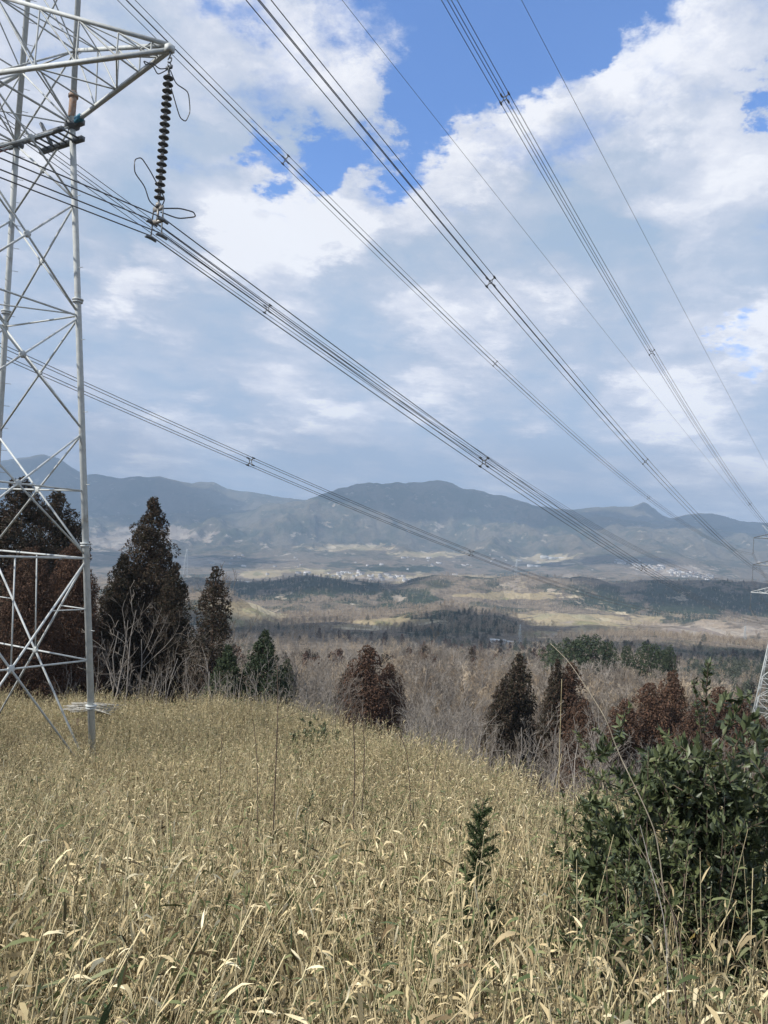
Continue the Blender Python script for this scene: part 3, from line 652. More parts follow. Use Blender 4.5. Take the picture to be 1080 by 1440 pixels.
# ---------------------------------------------------------------- bamboo grass
def grass_clump(seed, nc=12, h=1.35, rad=.24, leafy=1.0):
    g = np.random.default_rng(seed); st_ = MB(); 
    for i in range(nc):
        b = np.array([*(g.normal(0, rad * .6, 2)), -.1]); lean = g.normal(0, .22 if seed % 3 else .55, 2); hh = h * g.uniform(.62, 1.12)
        t = np.linspace(0, 1, 5)[:, None]
        bend = g.normal(0, .12, 2)
        pts = b + t * np.array([lean[0] * hh, lean[1] * hh, hh + .1]) + (t ** 2.5) * np.array([bend[0], bend[1], 0])
        st_.tube(pts, np.linspace(.0044, .0022, 5) * g.choice([.7, 1, 1.4]), 3, m=0, caps=False)
        n = int(g.integers(6, 15) * leafy)
        f = 1 - g.uniform(0, 1, n) ** 1.25 * .8
        P = np.stack([np.interp(f, t[:, 0], pts[:, j]) for j in range(3)], -1)
        az = g.uniform(0, 2 * math.pi, n); el = g.normal(.15, .6, n)
        D = np.stack([np.cos(az) * np.cos(el), np.sin(az) * np.cos(el), np.sin(el)], -1)
        L = g.uniform(.045, .14, n) * g.choice([.75, 1., 1.2], n); W = .004 + L * g.uniform(.05, .12, n)
        S = unit(np.cross(D, unit(g.normal(0, 1, (n, 3)) * .5 + [0, 0, 1])))
        droop = g.uniform(.1, .75, n)[:, None]
        N1 = np.cross(S, D); curl = g.normal(0, .5, n)[:, None]
        d2 = unit(D + np.array([0, 0, -1.]) * droop); d3 = unit(d2 + np.array([0, 0, -1.]) * droop * 1.2 + S * curl * .4)
        p1_ = P + D * (L * .3)[:, None]; p2_ = p1_ + d2 * (L * .35)[:, None]; p3_ = p2_ + d3 * (L * .35)[:, None]
        S2 = unit(S + N1 * curl); w = W[:, None]
        V = np.stack([P + S * w * .12, P - S * w * .12, p1_ + S * w * .5, p1_ - S * w * .5, p2_ + S2 * w * .42, p2_ - S2 * w * .42, p3_], 1).reshape(-1, 3)
        k = np.arange(n)[:, None] * 7
        st_.add(V, np.concatenate([k + [0, 1, 3, 2], k + [2, 3, 5, 4]]), k + [4, 5, 6], 1)
    return st_.obj('bamboo_grass_clump', [M['culm'], M['sasa']], link=False)
def crest_at(X, Y):
    s = np.clip(X / np.maximum(Y, .1), -1.25, 1.25); return np.interp(s, S_AX, crestY)
def sow(n, ymax_f=1.12, y0=1.9):
    Y = y0 + (45 - y0) * np.sqrt(rng.uniform(0, 1, n)); X = rng.uniform(-.62, .62, n) * (Y + 1.5)
    k = Y < crest_at(X, Y) * ymax_f
    return X[k], Y[k]
X, Y = sow(14000)
Xn = rng.uniform(-.66, .66, 3800) * 1.0; Yn = rng.uniform(2.1, 9.0, 3800); Xn = Xn * (Yn + .6)
X = np.concatenate([X, Xn]); Y = np.concatenate([Y, Yn])
dist_ = np.hypot(X, Y); keep = dist_ > 2.35
SHX, SHY = (lambda p: (p[0], p[1]))(at(960, 1300, 5.4))
keep &= ~((np.hypot(X - SHX, (Y - SHY)) < .95) & (Y > SHY - .45)); X, Y = X[keep], Y[keep]
Z = height(X, Y, nz=False)
pt = [mn.fractal(Vector((x * .35, y * .35, 5)), 1, 2, 3) for x, y in zip(X, Y)]; pt = np.array(pt); thin = rng.uniform(0, 1, len(X)) < np.clip(.76 + 1.3 * pt, .15, 1); X, Y, Z, pt = X[thin], Y[thin], Z[thin], pt[thin]
sz = np.clip(.99 + .34 * pt + rng.normal(0, .16, len(X)), .45, 1.45)
sz = np.where(Y < 4.5, sz * (.80 + .045 * Y), sz)
sdx = at(664, 1330, 1)[0]; sz = np.where((np.abs(X / Y - sdx) < .055) & (Y > 3.9) & (Y < 5.5), sz * .68, sz)
n = len(X)
scatter('bamboo_grass', np.stack([X, Y, Z], -1), np.stack([np.full(n, 1.), np.full(n, 1.), sz], -1), np.stack([rng.normal(0, .07, n), rng.normal(0, .07, n), rng.uniform(0, 6.28, n)], -1),
        [grass_clump(100 + i, leafy=(1.25 if i % 2 else 1.0), h=(1.38 if i == 3 else 1.2)) for i in range(8)], 'dry straw-coloured bamboo grass covering the slope')

X, Y = sow(5200, ymax_f=1.0); gx = rng.uniform(-.6, .6, 1400); gy = rng.uniform(2.5, 9, 1400); X = np.concatenate([X, gx * (gy + .5)]); Y = np.concatenate([Y, gy]); pg = np.array([mn.fractal(Vector((x * .22, y * .22, 31)), 1, 2, 3) for x, y in zip(X, Y)])
k = (np.hypot(X, Y) > 2.5) & (pg + .02 * X + .03 * np.maximum(0, 9 - Y) - .02 * np.maximum(0, Y - 14) > .06) & ~((np.hypot(X - SHX, (Y - SHY)) < .95) & (Y > SHY - .3)) & ~((np.abs(X / Y - at(664, 1330, 1)[0]) < .05) & (Y > 4.2) & (Y < 5.6)); X, Y = X[k], Y[k]; n = len(X); Z = height(X, Y, nz=False)
def green_clump(seed):
    o = grass_clump(seed, nc=9, h=.95, rad=.22, leafy=1.5); o.data.materials[1] = M['sasa_green']; return o
scatter('green_bamboo_grass', np.stack([X, Y, Z], -1), np.repeat(rng.uniform(.85, 1.2, (n, 1)), 3, 1), np.stack([rng.normal(0, .1, n), rng.normal(0, .1, n), rng.uniform(0, 6.28, n)], -1), [green_clump(200 + i) for i in range(4)], 'greener bamboo grass mixed into the dry growth')

def weed(seed):
    tr, tw = bare_mesh(seed, h=1.15, r0=.006, stems=4, spread=.7, nb=(6, 4, 2), minr=.0016); V = np.concatenate(tw.V); Q = np.concatenate(tw.Q); tr.add(V, Q); return tr.obj('dead_weed', M['deadstem'], link=False)
X, Y = sow(420, ymax_f=1.0); nx = rng.uniform(680, 830, 70); ny = rng.uniform(6.5, 14, 70); X = np.concatenate([X, [at(a, 1150, b)[0] for a, b in zip(nx, ny)]]); Y = np.concatenate([Y, ny])
k = np.hypot(X, Y) > 3.5; X, Y = X[k], Y[k]; n = len(X); Z = height(X, Y, nz=False)
scatter('dead_weeds', np.stack([X, Y, Z], -1), np.repeat(rng.uniform(.8, 1.35, (n, 1)), 3, 1), np.stack([np.zeros(n), np.zeros(n), rng.uniform(0, 6.28, n)], -1), [weed(300 + i) for i in range(4)], 'brown dead weeds tangled among the bamboo grass')

# ---------------------------------------------------------------- bare trees
def bare_tree(seed, name='bare_tree', **kw):
    tr, tw = bare_mesh(seed, **kw)
    root = empty(name); tr.obj('trunk', M['bark'], root, smooth=True); tw.obj('crown', M['twig'], root); return root
def place(proto, used, x, y, s, rz, label, cat, group=None, dz=0, sz=None):
    o = proto if id(proto) not in used else copy_tree(proto); used.add(id(proto))
    o.location = (x, y, h1(x, y) + dz); o.scale = (s, s, sz or s); o.rotation_euler.z = rz
    for k in ('label', 'category', 'group'):
        if k in o: del o[k]
    tag(o, label, cat, group); return o
used = set()
sap = [bare_tree(20 + i, h=5.5, r0=.045, stems=(1, 2, 3, 2)[i], spread=.55, nb=(4, 3, 2), minr=.010) for i in range(4)]
thick = [bare_tree(40 + i, h=6.5, r0=.055, stems=(2, 3, 1, 4)[i], spread=.5, nb=(8, 6, 5), minr=.009) for i in range(4)]
# pale saplings just over the crest, in front of the cedars: (px of foot, px of top, Y)
SAP = [(172, 805, 44, 'pale forked sapling leaning right in front of the tall dark cedar'), (150, 840, 42, 'twisted pale sapling between the pylon leg and the tall cedar'),
       (225, 850, 41, None), (243, 870, 41, None), (262, 835, 43, None), (280, 880, 40, None), (300, 850, 40, None), (318, 885, 39, None), (333, 860, 40, None), (352, 890, 38, None), (368, 900, 39, None),
       (385, 905, 37, None), (402, 900, 37, None), (418, 915, 36, None), (436, 920, 36, None), (120, 850, 45, None), (90, 870, 46, None), (62, 860, 46, None), (205, 880, 40, None), (270, 900, 38, None), (345, 915, 37, None)]
ORD = 'first second third fourth fifth sixth seventh eighth ninth tenth eleventh twelfth thirteenth fourteenth fifteenth sixteenth seventeenth eighteenth nineteenth twentieth'.split()
for i, (px, py, Yd, lb) in enumerate(SAP):
    foot = at(px, 990, Yd); top = at(px, py, Yd); gz = h1(foot[0], Yd)
    place(sap[i % 4], used, foot[0], Yd, (top[2] - gz) / 5.6 * (.98 if lb else .72), rng.uniform(0, 6.28), lb or f'{ORD[sorted(q[0] for q in SAP if not q[3]).index(px)]} pale leafless sapling from the left in the row before the dark cedars', 'sapling', None if lb else 'pale saplings along the crest')
# grey round bush-like bare trees around the cedar group
for px, py, Yd in ((130, 790, 49), (165, 815, 50), (262, 790, 58), (330, 850, 50), (275, 760, 66)):
    f_ = at(px, 990, Yd); place(thick[2], used, f_[0], Yd, (at(px, py, Yd)[2] - h1(f_[0], Yd)) / 6.4 * .85, rng.uniform(0, 6.28), {130: 'grey twiggy bare tree just right of the near pylon leg', 165: 'grey twiggy bare tree before the left flank of the tallest cedar', 262: 'grey bare tree between the tallest cedar and the slim cedar', 330: 'grey bare tree between the slim cedar and the fir', 275: 'tall pale bare tree behind the gap beside the slim cedar'}[px], 'bare tree', 'bare trees among the cedars')
cnt = 0
for i in range(235):
    Yd = 30 + 100 * rng.uniform() ** 1.25; px = rng.uniform(405, 1090)
    x = at(px, 1000, Yd)[0]
    if Yd < crest_at(np.array([x]), np.array([Yd]))[0] * 1.22: continue
    if (685 < px < 835 or 465 < px < 575) and Yd < 68 and rng.uniform() < .8: continue
    # crown tops fall from right to left behind the crest
    s = rng.uniform(.62, 1.05) * (.8 if Yd < 45 else 1)
    topz = h1(x, Yd) + 6.3 * s
    lim = at(px, 925 if px < 950 else 1005, Yd)[2]
    if topz > lim: s *= max(.4, (lim - h1(x, Yd)) / (6.3 * s))
    place(thick[cnt % 4], used, x, Yd, s, rng.uniform(0, 6.28), 'leafless tree ' + ('at the near thicket edge' if Yd < 50 else 'in mid thicket' if Yd < 85 else 'in the far thicket')
          + (' left of the domed rust cedar' if px < 480 else ' below the domed rust cedar' if px < 560 else ' between the domed cedar and the narrow cedar' if px < 690 else ' around the narrow cedar and the close pair' if px < 830 else ' among the russet cedars at the right'), 'bare tree', 'bare trees of the thicket'); cnt += 1

for i in range(52):      # tall pale saplings right behind the crest
    px = rng.uniform(400, 690) if i % 8 else rng.uniform(690, 840)
    if 468 < px < 572: continue
    c_ = crest_at(np.array([at(px, 1000, 30)[0]]), np.array([30.]))[0]; Yd = c_ * rng.uniform(1.12, 1.6); x = at(px, 1000, Yd)[0]
    tz = at(px, rng.uniform(935, 1015) + max(0, px - 560) * .12, Yd)[2]; gz = h1(x, Yd)
    place(sap[i % 4] if i % 3 or px > 680 else thick[1], used, x, Yd, max(.35, (tz - gz) / 5.8), rng.uniform(0, 6.28),
          'tall pale sapling just behind the grass crest ' + ('left of the domed rust cedar' if px < 480 else 'before the domed rust cedar' if px < 560 else 'between the domed and the narrow cedar' if px < 690 else 'before the narrow cedar and the close pair'), 'sapling', 'pale saplings behind the crest')

# ---------------------------------------------------------------- evergreens
def conifer_mesh(seed, h=14., w=5.6, nl=150, per=70, leaf=.30, sharp=.85, gaps=.15, base=.06, lump=.85, mcol='cedar', bulge=1.0, top_w=.03):
    g = np.random.default_rng(seed); tr = MB(); cr = MB()
    t = np.linspace(0, 1, 7)[:, None]; tp = np.concatenate([g.normal(0, .05, (7, 2)) * t, t * h * .97], 1); tp[0, 2] = -.8
    tr.tube(tp, np.linspace(h * .016, .02, 7), 8, caps=False)
    for i in range(nl):
        f = base + (1 - base) * (1 - (1 - (i + .5) / nl) ** (1 / (1 + sharp))) if i % 5 else .9 * g.uniform()
        f = min(f, .992); z = f * h; R = (w / 2) * ((1 - f) ** sharp * bulge + top_w)
        a = i * 2.39996 + g.normal(0, .25); rr = max(0, R - lump * .5) * (g.uniform(.75, 1.08) if i % 4 else g.uniform(.2, .7)) * (1 - gaps * g.uniform() ** 2)
        c = np.array([math.cos(a) * rr, math.sin(a) * rr, z - rr * .12])
        if rr > .5: tr.tube([[0, 0, z - .15 * rr], c], [.035, .015], 3, caps=False)
        lr = lump * g.uniform(.65, 1.15) * (.22 + .78 * min(1, R / (w / 2) * 1.5))
        n = int(per * g.uniform(.7, 1.2)); u_ = unit(g.normal(0, 1, (n, 3))); rad = lr * g.uniform(.45, 1, n)[:, None] ** .5
        Pp = c + u_ * rad * [1, 1, .8]
        D = unit(u_ + g.normal(0, .45, (n, 3)) + [0, 0, -.35]); S = unit(np.cross(D, g.normal(0, 1, (n, 3))))
        L = leaf * g.uniform(.6, 1.2, n); cr.leaves(Pp, D, S, L, L * g.uniform(.32, .6, n))
    return tr, cr
def conifer(seed, name='cedar_tree', mcol='cedar', **kw):
    tr, cr = conifer_mesh(seed, **kw); root = empty(name)
    tr.obj('trunk', M['trunk'], root); cr.obj('crown', M[mcol], root); return root
def put_tree(proto, px, top, Yd, hgt, label, cat, group=None, wide=1.0, foot=None):
    x = at(px, 960, Yd)[0]; gz = h1(x, Yd); tz = at(px, top, Yd)[2]; s = (tz - gz) / hgt
    o = proto if id(proto) not in used else copy_tree(proto); used.add(id(proto))
    o.location = (x, Yd, gz); o.scale = (s * wide, s * wide, s); o.rotation_euler.z = rng.uniform(0, 6.28)
    for k in ('label', 'category', 'group'):
        if k in o: del o[k]
    return tag(o, label, cat, group)
CA = conifer(1, h=14, w=6.8, nl=480, per=190, leaf=.15, sharp=.50, gaps=.25, base=.0, lump=.62, top_w=.01)
CB = conifer(2, h=13, w=7.5, nl=420, per=190, leaf=.16, sharp=.42, gaps=.25, base=.0, lump=.78)
CC = conifer(3, h=10, w=3.9, nl=260, per=150, leaf=.12, sharp=.5, gaps=.3, base=.0, lump=.42, mcol='cedar')
CH = conifer(7, h=13, w=7.5, nl=420, per=190, leaf=.16, sharp=.42, gaps=.25, base=.0, lump=.72, mcol='cedar_red')
CD = conifer(4, 'fir_tree', h=7, w=5.6, nl=210, per=110, leaf=.16, sharp=.75, gaps=.2, base=.02, lump=.5, mcol='pine')
CE = conifer(5, h=9, w=5.0, nl=230, per=130, leaf=.17, sharp=.42, gaps=.2, base=.0, lump=.62, mcol='cedar_red')
CF_ = conifer(6, h=9, w=4.6, nl=230, per=130, leaf=.17, sharp=.55, gaps=.15, base=.0, lump=.55)
put_tree(CA, 197, 698, 55, 14, 'tallest dark cedar with a pointed crown right of the pylon leg', 'cedar', wide=.88)
put_tree(CB, 4, 672, 54, 13, 'broad dark cedar behind the pylon at the left edge of the picture', 'cedar', wide=.85)
put_tree(CB, 62, 690, 60, 13, 'dark cedar behind the pylon legs with its rounded top below the ridge', 'cedar', wide=.8)
put_tree(CH, 90, 765, 50, 13, 'lower reddish brown cedar just left of the near pylon leg', 'cedar', wide=.8)
put_tree(CA, 235, 790, 53, 14, 'dark cedar hugging the right flank of the tallest cedar', 'cedar', wide=.8)
put_tree(CA, 160, 778, 53, 14, 'dark cedar at the left flank of the tallest cedar', 'cedar', wide=.9)
put_tree(CH, 30, 770, 46, 13, 'low dark cedar in front of the others behind the pylon base', 'cedar', wide=.9)
put_tree(CC, 293, 795, 49, 10, 'slim sparse russet cedar standing right of the tallest cedar', 'cedar', wide=.95)
put_tree(CD, 368, 884, 45, 7, 'dark green fir with layered branches right of the slim cedar', 'fir')
put_tree(CD, 318, 905, 44, 7, 'low dark green fir at the foot of the slim russet cedar', 'fir')
put_tree(CD, 402, 925, 48, 7, 'small dark green fir at the right end of the dark group', 'fir', wide=.8)
CG = conifer(8, 'pine_tree', h=9, w=7.5, nl=60, per=110, leaf=.28, sharp=.3, gaps=.5, base=.35, lump=.85, mcol='pine')
for px, top, Yd, pr, hh, lb, wd in [
    (515, 910, 66, CE, 9, 'rust-red cedar with a domed top standing alone in the grey thicket', 1.05), (548, 935, 68, CE, 9, 'smaller rust-red cedar at the right shoulder of the domed one', .9), (488, 940, 70, CF_, 9, 'dark cedar half hidden left of the domed rust-red cedar', .8),
    (729, 919, 62, CF_, 9, 'narrow dark green cedar with a pointed top in mid thicket', .85), (708, 955, 60, CF_, 9, 'dark cedar low at the left of the narrow pointed cedar', .8),
    (783, 927, 60, CF_, 9, 'dark brown cedar, left of a close pair in mid thicket', .6), (802, 935, 60, CE, 9, 'reddish brown cedar, right of a close pair in mid thicket', .75), (822, 985, 56, CE, 9, 'low russet cedar below the close pair of cedars', .8),
    (945, 945, 68, CE, 9, 'tall russet cedar left of the shrub leader', .75), (915, 962, 66, CE, 9, 'broad brown cedar between the thicket and the tall russet cedar', 1.0), (880, 985, 64, CE, 9, 'brown cedar at the left end of the russet belt', .9),
    (1013, 968, 64, CE, 9, 'russet cedar directly right of the shrub leader', .9), (1045, 985, 66, CE, 9, 'russet cedar in front of the foot of the far pylon', .85), (1072, 1010, 60, CE, 9, 'rusty cedar at the right edge below the far pylon', .9), (985, 985, 62, CE, 9, 'russet cedar behind the shrub leader', .8),
    (1040, 1035, 55, CE, 9, 'low rusty cedar behind the top of the green shrub', .9), (960, 1020, 56, CE, 9, 'low brown cedar behind the left top of the green shrub', .9),
    (1095, 1010, 100, CE, 9, 'rusty cedar cut by the right edge of the picture', .9)]:
    put_tree(pr, px, top, Yd, hh, lb, 'cedar', 'brown cedars in the thicket', wide=wd)
for px, top, Yd, lb, wd in [(800, 898, 190, 'spreading dark green pine at the left of the green row', 1.0), (828, 893, 200, 'largest dark green pine of the row above the thicket', 1.1), (852, 902, 195, 'rounded green pine right of the largest pine', .7), (880, 908, 185, 'leaning dark pine with open crown', .45),
    (910, 904, 185, 'flat-topped dark pine near the right end of the row', .9), (940, 908, 190, 'last small conical pine at the right end of the row', .45), (775, 906, 210, 'small pine at the left end of the row', .8), (930, 915, 192, 'low green pine behind the flat-topped pine', .7)]:
    put_tree(CG, px, top, Yd, 9, lb, 'pine', 'green pines above the thicket', wide=wd)

# ---------------------------------------------------------------- woods beyond (one mass)
def far_bare(seed, mt='twig'):
    tr, tw = bare_mesh(seed, h=8., r0=.10, stems=1, nb=(8, 5, 3), minr=.03, lv=3, sides=3)
    mb = MB(); mb.V, mb.Q, mb.T, mb.n, mb.qm, mb.tm = tr.V, tr.Q, tr.T, tr.n, tr.qm, tr.tm
    V = np.concatenate(tw.V); Q = np.concatenate(tw.Q); mb.add(V, Q, None, 0)
    return mb.obj('bare_tree_far', M[mt], link=False)
def far_cedar(seed, mt, w=5, h=9):
    tr, cr = conifer_mesh(seed, h=h, w=w, nl=34, per=34, leaf=.65, sharp=.5, lump=1.0)
    return cr.obj('conifer_far', M[mt], link=False)
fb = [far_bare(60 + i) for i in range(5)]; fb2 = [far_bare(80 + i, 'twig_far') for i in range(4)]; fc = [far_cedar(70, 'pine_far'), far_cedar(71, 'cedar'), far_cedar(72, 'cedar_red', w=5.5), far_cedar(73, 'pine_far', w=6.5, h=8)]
def wood(name, n, y0, y1, variants, sm, label, mask=None, seed=0, xlim=.62):
    g = np.random.default_rng(seed); Y = np.exp(g.uniform(math.log(y0), math.log(y1), n)); X = g.uniform(-xlim, xlim, n) * Y
    if mask is not None: k = mask(X, Y, g); X, Y = X[k], Y[k]
    Z = height(X, Y); s = sm * g.uniform(.7, 1.2, len(X))
    return scatter(name, np.stack([X, Y, Z], -1), np.repeat(s[:, None], 3, 1), np.stack([np.zeros(len(X)), np.zeros(len(X)), g.uniform(0, 6.28, len(X))], -1), variants, label)
def coverf(X, Y):
    V = np.stack([X, Y, height(X, Y)], -1); return proj(V)
GV = np.array([v.co[:] for v in ground.data.vertices]); GPX, GPY = proj(np.where(GV[:, 1:2] > .5, GV, [[0, .5, -9999]]))
na_, nr_ = 560 + 119, 592
def cover_lookup(arr, X, Y):
    azb = np.concatenate([np.linspace(-math.pi, -.62, 60), np.linspace(-.60, .60, 560), np.linspace(.62, math.pi, 60)[:-1]])
    rr = np.concatenate([[.3, .8], np.exp(np.linspace(math.log(1.3), math.log(2000), 330)), np.exp(np.linspace(math.log(2010), math.log(14500), 260))])
    i = np.clip(np.searchsorted(rr, np.hypot(X, Y)), 0, len(rr) - 1); j = np.clip(np.searchsorted(azb, np.arctan2(X, Y)), 0, len(azb) - 1)
    return arr[i * len(azb) + j]
def open_land(X, Y): return np.maximum(cover_lookup(_f, X, Y), cover_lookup(_p, X, Y)) > .45
def con_mask(X, Y):
    return np.array([mn.fractal(Vector((x / 160., y / 160., 9)), 1, 2, 3) for x, y in zip(X, Y)])
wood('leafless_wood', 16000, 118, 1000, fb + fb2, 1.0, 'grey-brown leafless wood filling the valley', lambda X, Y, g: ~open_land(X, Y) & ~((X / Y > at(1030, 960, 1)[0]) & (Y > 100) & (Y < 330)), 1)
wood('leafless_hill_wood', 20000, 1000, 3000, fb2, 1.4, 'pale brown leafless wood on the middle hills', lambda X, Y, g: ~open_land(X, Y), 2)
def green_mask(X, Y, g):
    px, py = coverf(X, Y); a = (np.hypot((px - 650) / 90, (py - 880) / 22) < 1) & (Y > 800) & (Y < 1700); b = (np.hypot((px - 440) / 125, (py - 828) / 20) < 1) & (Y > 1700)
    c = (np.hypot((px - 985) / 140, (py - 845) / 28) < 1) & (Y > 1700); d = (np.hypot((px - 1045) / 80, (py - 955) / 28) < 1) & (Y > 300) & (Y < 1200)  # ridge evergreens also stand in for cloud shade
    return (a | b | c | d | ((con_mask(X, Y) > .42) & (g.uniform(0, 1, len(X)) < .35))) & ~open_land(X, Y)
wood('evergreen_wood', 6500, 260, 3000, [fc[0], fc[3]], 1.1, 'dark evergreen wood patches on the hills and valley floor', green_mask, 3)
wood('brown_cedar_wood', 1500, 150, 900, [fc[1], fc[2]], 1.0, 'scattered brown cedar wood in the valley', lambda X, Y, g: (con_mask(X, Y) > .1) & ~open_land(X, Y) & ~((X / Y > at(1030, 960, 1)[0]) & (Y > 100) & (Y < 330)), 4)

# ---------------------------------------------------------------- evergreen shrub at the right
def leafy_shrub(seed, blobs, per, leafL=.07):
    g = np.random.default_rng(seed); st_ = MB(); fo = MB()
    for (cx, cy, cz, rx, rz, n) in blobs:
        base = np.array([cx * .4, cy * .4, 0.]); 
        for i in range(n):
            u_ = unit(g.normal(0, 1, 3)); tip = np.array([cx, cy, cz]) + u_ * [rx, rx, rz] * g.uniform(.35, 1.05)
            if tip[2] < .1: tip[2] = .1 + g.uniform() * .2
            midp = base * .4 + tip * .6 - [0, 0, .1]; 
            root_ = tip - unit(u_ * .8 + g.normal(0, .55, 3) + [0, 0, .35]) * g.uniform(.15, .3); midp = root_ if i % 9 else midp
            st_.tube([base, midp, tip] if i % 9 == 0 else [root_, tip], [.009, .005, .0022] if i % 9 == 0 else [.004, .002], 4, caps=False)
            m_ = int(per * g.uniform(.6, 1.3)); f = g.uniform(.1 if i % 9 else .5, 1.03, m_)[:, None]; P = midp * (1 - f) + tip * f
            ax = unit(tip - midp); D = unit(g.normal(0, .8, (m_, 3)) + ax * .9 + [0, 0, .1]); S = unit(np.cross(D, g.normal(0, .5, (m_, 3)) + [0, 0, 1.]))
            L = leafL * g.uniform(.55, 1.2, m_); fo.leaves(P, D, S, L, L * g.uniform(.34, .46, m_), fold=.12)
    return st_, fo
gz = h1(SHX, SHY)
topz = at(960, 985, SHY)[2] - gz
root = empty('evergreen_shrub', (SHX, SHY, gz), label='large dark glossy broadleaf shrub at the right with a tall leader', cat='shrub')
bl = [(0, 0, topz * .45, .62, topz * .45, 170), (.25, 0, topz * .72, .38, topz * .32, 90), (-.50, -.1, topz * .55, .42, topz * .40, 95), (-.1, 0, topz * .8, .34, .35, 60), (.62, .1, topz * .6, .4, topz * .42, 90), (-.5, -.1, topz * .3, .3, .4, 50), (.5, -.2, topz * .3, .4, .45, 60)]
s_, f_ = leafy_shrub(5, bl, 30, .09)
lx = at(993, 1000, SHY)[0] - SHX; lt = at(997, 932, SHY)[2] - gz
s_.tube([(lx * .3, 0, 0), (lx * .8, 0, topz * .8), (lx, 0, lt)], [.014, .009, .003], 5, caps=False)
g = np.random.default_rng(9); m_ = 95; f = g.uniform(0, 1, m_) ** .7; P = np.array([lx * .9, 0, topz * .92]) * (1 - f[:, None]) + np.array([lx, 0, lt]) * f[:, None]
az = g.uniform(0, 6.28, m_); D = unit(np.stack([np.cos(az), np.sin(az), g.uniform(.0, 1.3, m_)], -1)); f_.leaves(P, D, unit(np.cross(D, [[0, 0, 1.]])), .062 * g.uniform(.6, 1.1, m_), .024)
l2 = np.array([at(975, 955, SHY)[0] - SHX, 0, at(975, 955, SHY)[2] - gz]); s_.tube([(lx * .85, 0, topz * .9), l2], [.006, .003], 4, caps=False)
m_ = 45; f = g.uniform(.25, 1, m_)[:, None]; P = np.array([lx * .85, 0, topz * .9]) * (1 - f) + l2 * f; az = g.uniform(0, 6.28, m_); D = unit(np.stack([np.cos(az), np.sin(az), g.uniform(0, 1.2, m_)], -1)); f_.leaves(P, D, unit(np.cross(D, [[0, 0, 1.]])), .06 * g.uniform(.6, 1.1, m_), .023)
s_.obj('stem', M['deadstem'], root); f_.obj('foliage', M['shrub'], root)
# companion shrub further back, left of it
def small_shrub(px, py, Yd, w, label, seed, mt='shrub', n=120, leafL=.06, base=1180):
    x = at(px, base, Yd)[0]; gz = h1(x, Yd); tz = at(px, py, Yd)[2] - gz
    root = empty('evergreen_shrub', (x, Yd, gz), label=label, cat='shrub'); s_, f_ = leafy_shrub(seed, [(0, 0, tz * .55, w, tz * .5, n), (w * .5, 0, tz * .4, w * .7, tz * .4, n // 2), (-w * .5, 0, tz * .4, w * .7, tz * .4, n // 2)], 26, leafL)
    s_.obj('stem', M['deadstem'], root); f_.obj('foliage', M[mt], root)
small_shrub(862, 1018, 6.6, .55, 'lighter olive bushy shrub just left behind the large shrub', 11, mt='olive', n=190)
small_shrub(925, 1060, 5.0, .30, 'olive leafy bush before the left top of the large shrub', 17, mt='olive', n=80)
small_shrub(830, 1230, 4.8, .28, 'small olive bush at the left foot of the shrubs', 18, mt='olive', n=80, leafL=.05)
small_shrub(1065, 1030, 7.0, .5, 'green shrub at the right edge behind the large shrub', 12)
small_shrub(1010, 1080, 5.0, .35, 'dark leafy bush in front of the top of the large shrub', 13, n=70)
small_shrub(890, 1180, 4.3, .3, 'dark low bush at the lower left foot of the large shrub', 14, n=80, leafL=.055)
small_shrub(434, 1130, 8.5, .16, 'tiny dark green bush peeking out of the grass left of centre', 15, n=40, leafL=.05)
small_shrub(445, 1010, 26, .9, 'low green bush at the edge of the grass crest', 16, n=60, leafL=.12, base=1060)

# ---------------------------------------------------------------- little fir seedling
Yd = 5.3; b = at(664, 1330, Yd); gz = h1(b[0], Yd); hh = at(664, 1126, Yd)[2] - gz
root = empty('fir_seedling', (b[0], Yd, gz), label='small bright green fir seedling standing in the bamboo grass', cat='seedling')
tr = MB(); nd = MB(); tr.tube([(0, 0, -.1), (.01, 0, hh * .6), (.02, 0, hh)], [.009, .006, .002], 5); g = np.random.default_rng(3)
for i in range(120):
    f = g.uniform(.3, 1.0); z = f * hh; L = .21 * min(1, (1 - f) * 5 + .35) * (1.25 if f < .62 else .8) * g.uniform(.6, 1) * g.uniform(.7, 1.1); a = g.uniform(0, 6.28); d = unit(np.array([math.cos(a), math.sin(a), g.uniform(.5, 1.3)]))
    p0 = np.array([.015 * f, 0, z]); p1_ = p0 + d * L; tr.tube([p0, p1_], [.003, .0015], 3, caps=False)
    n = int(120 * L / .15) + 20; q = g.uniform(0, 1, n)[:, None]; P = p0 * (1 - q) + p1_ * q; D = unit(g.normal(0, .6, (n, 3)) + d * .9); S = unit(np.cross(D, g.normal(0, 1, (n, 3)))); nd.leaves(P, D, S, .03 * g.uniform(.7, 1.2, n), .0048)
tr.obj('stem', M['deadstem'], root); nd.obj('needles', M['needle'], root)

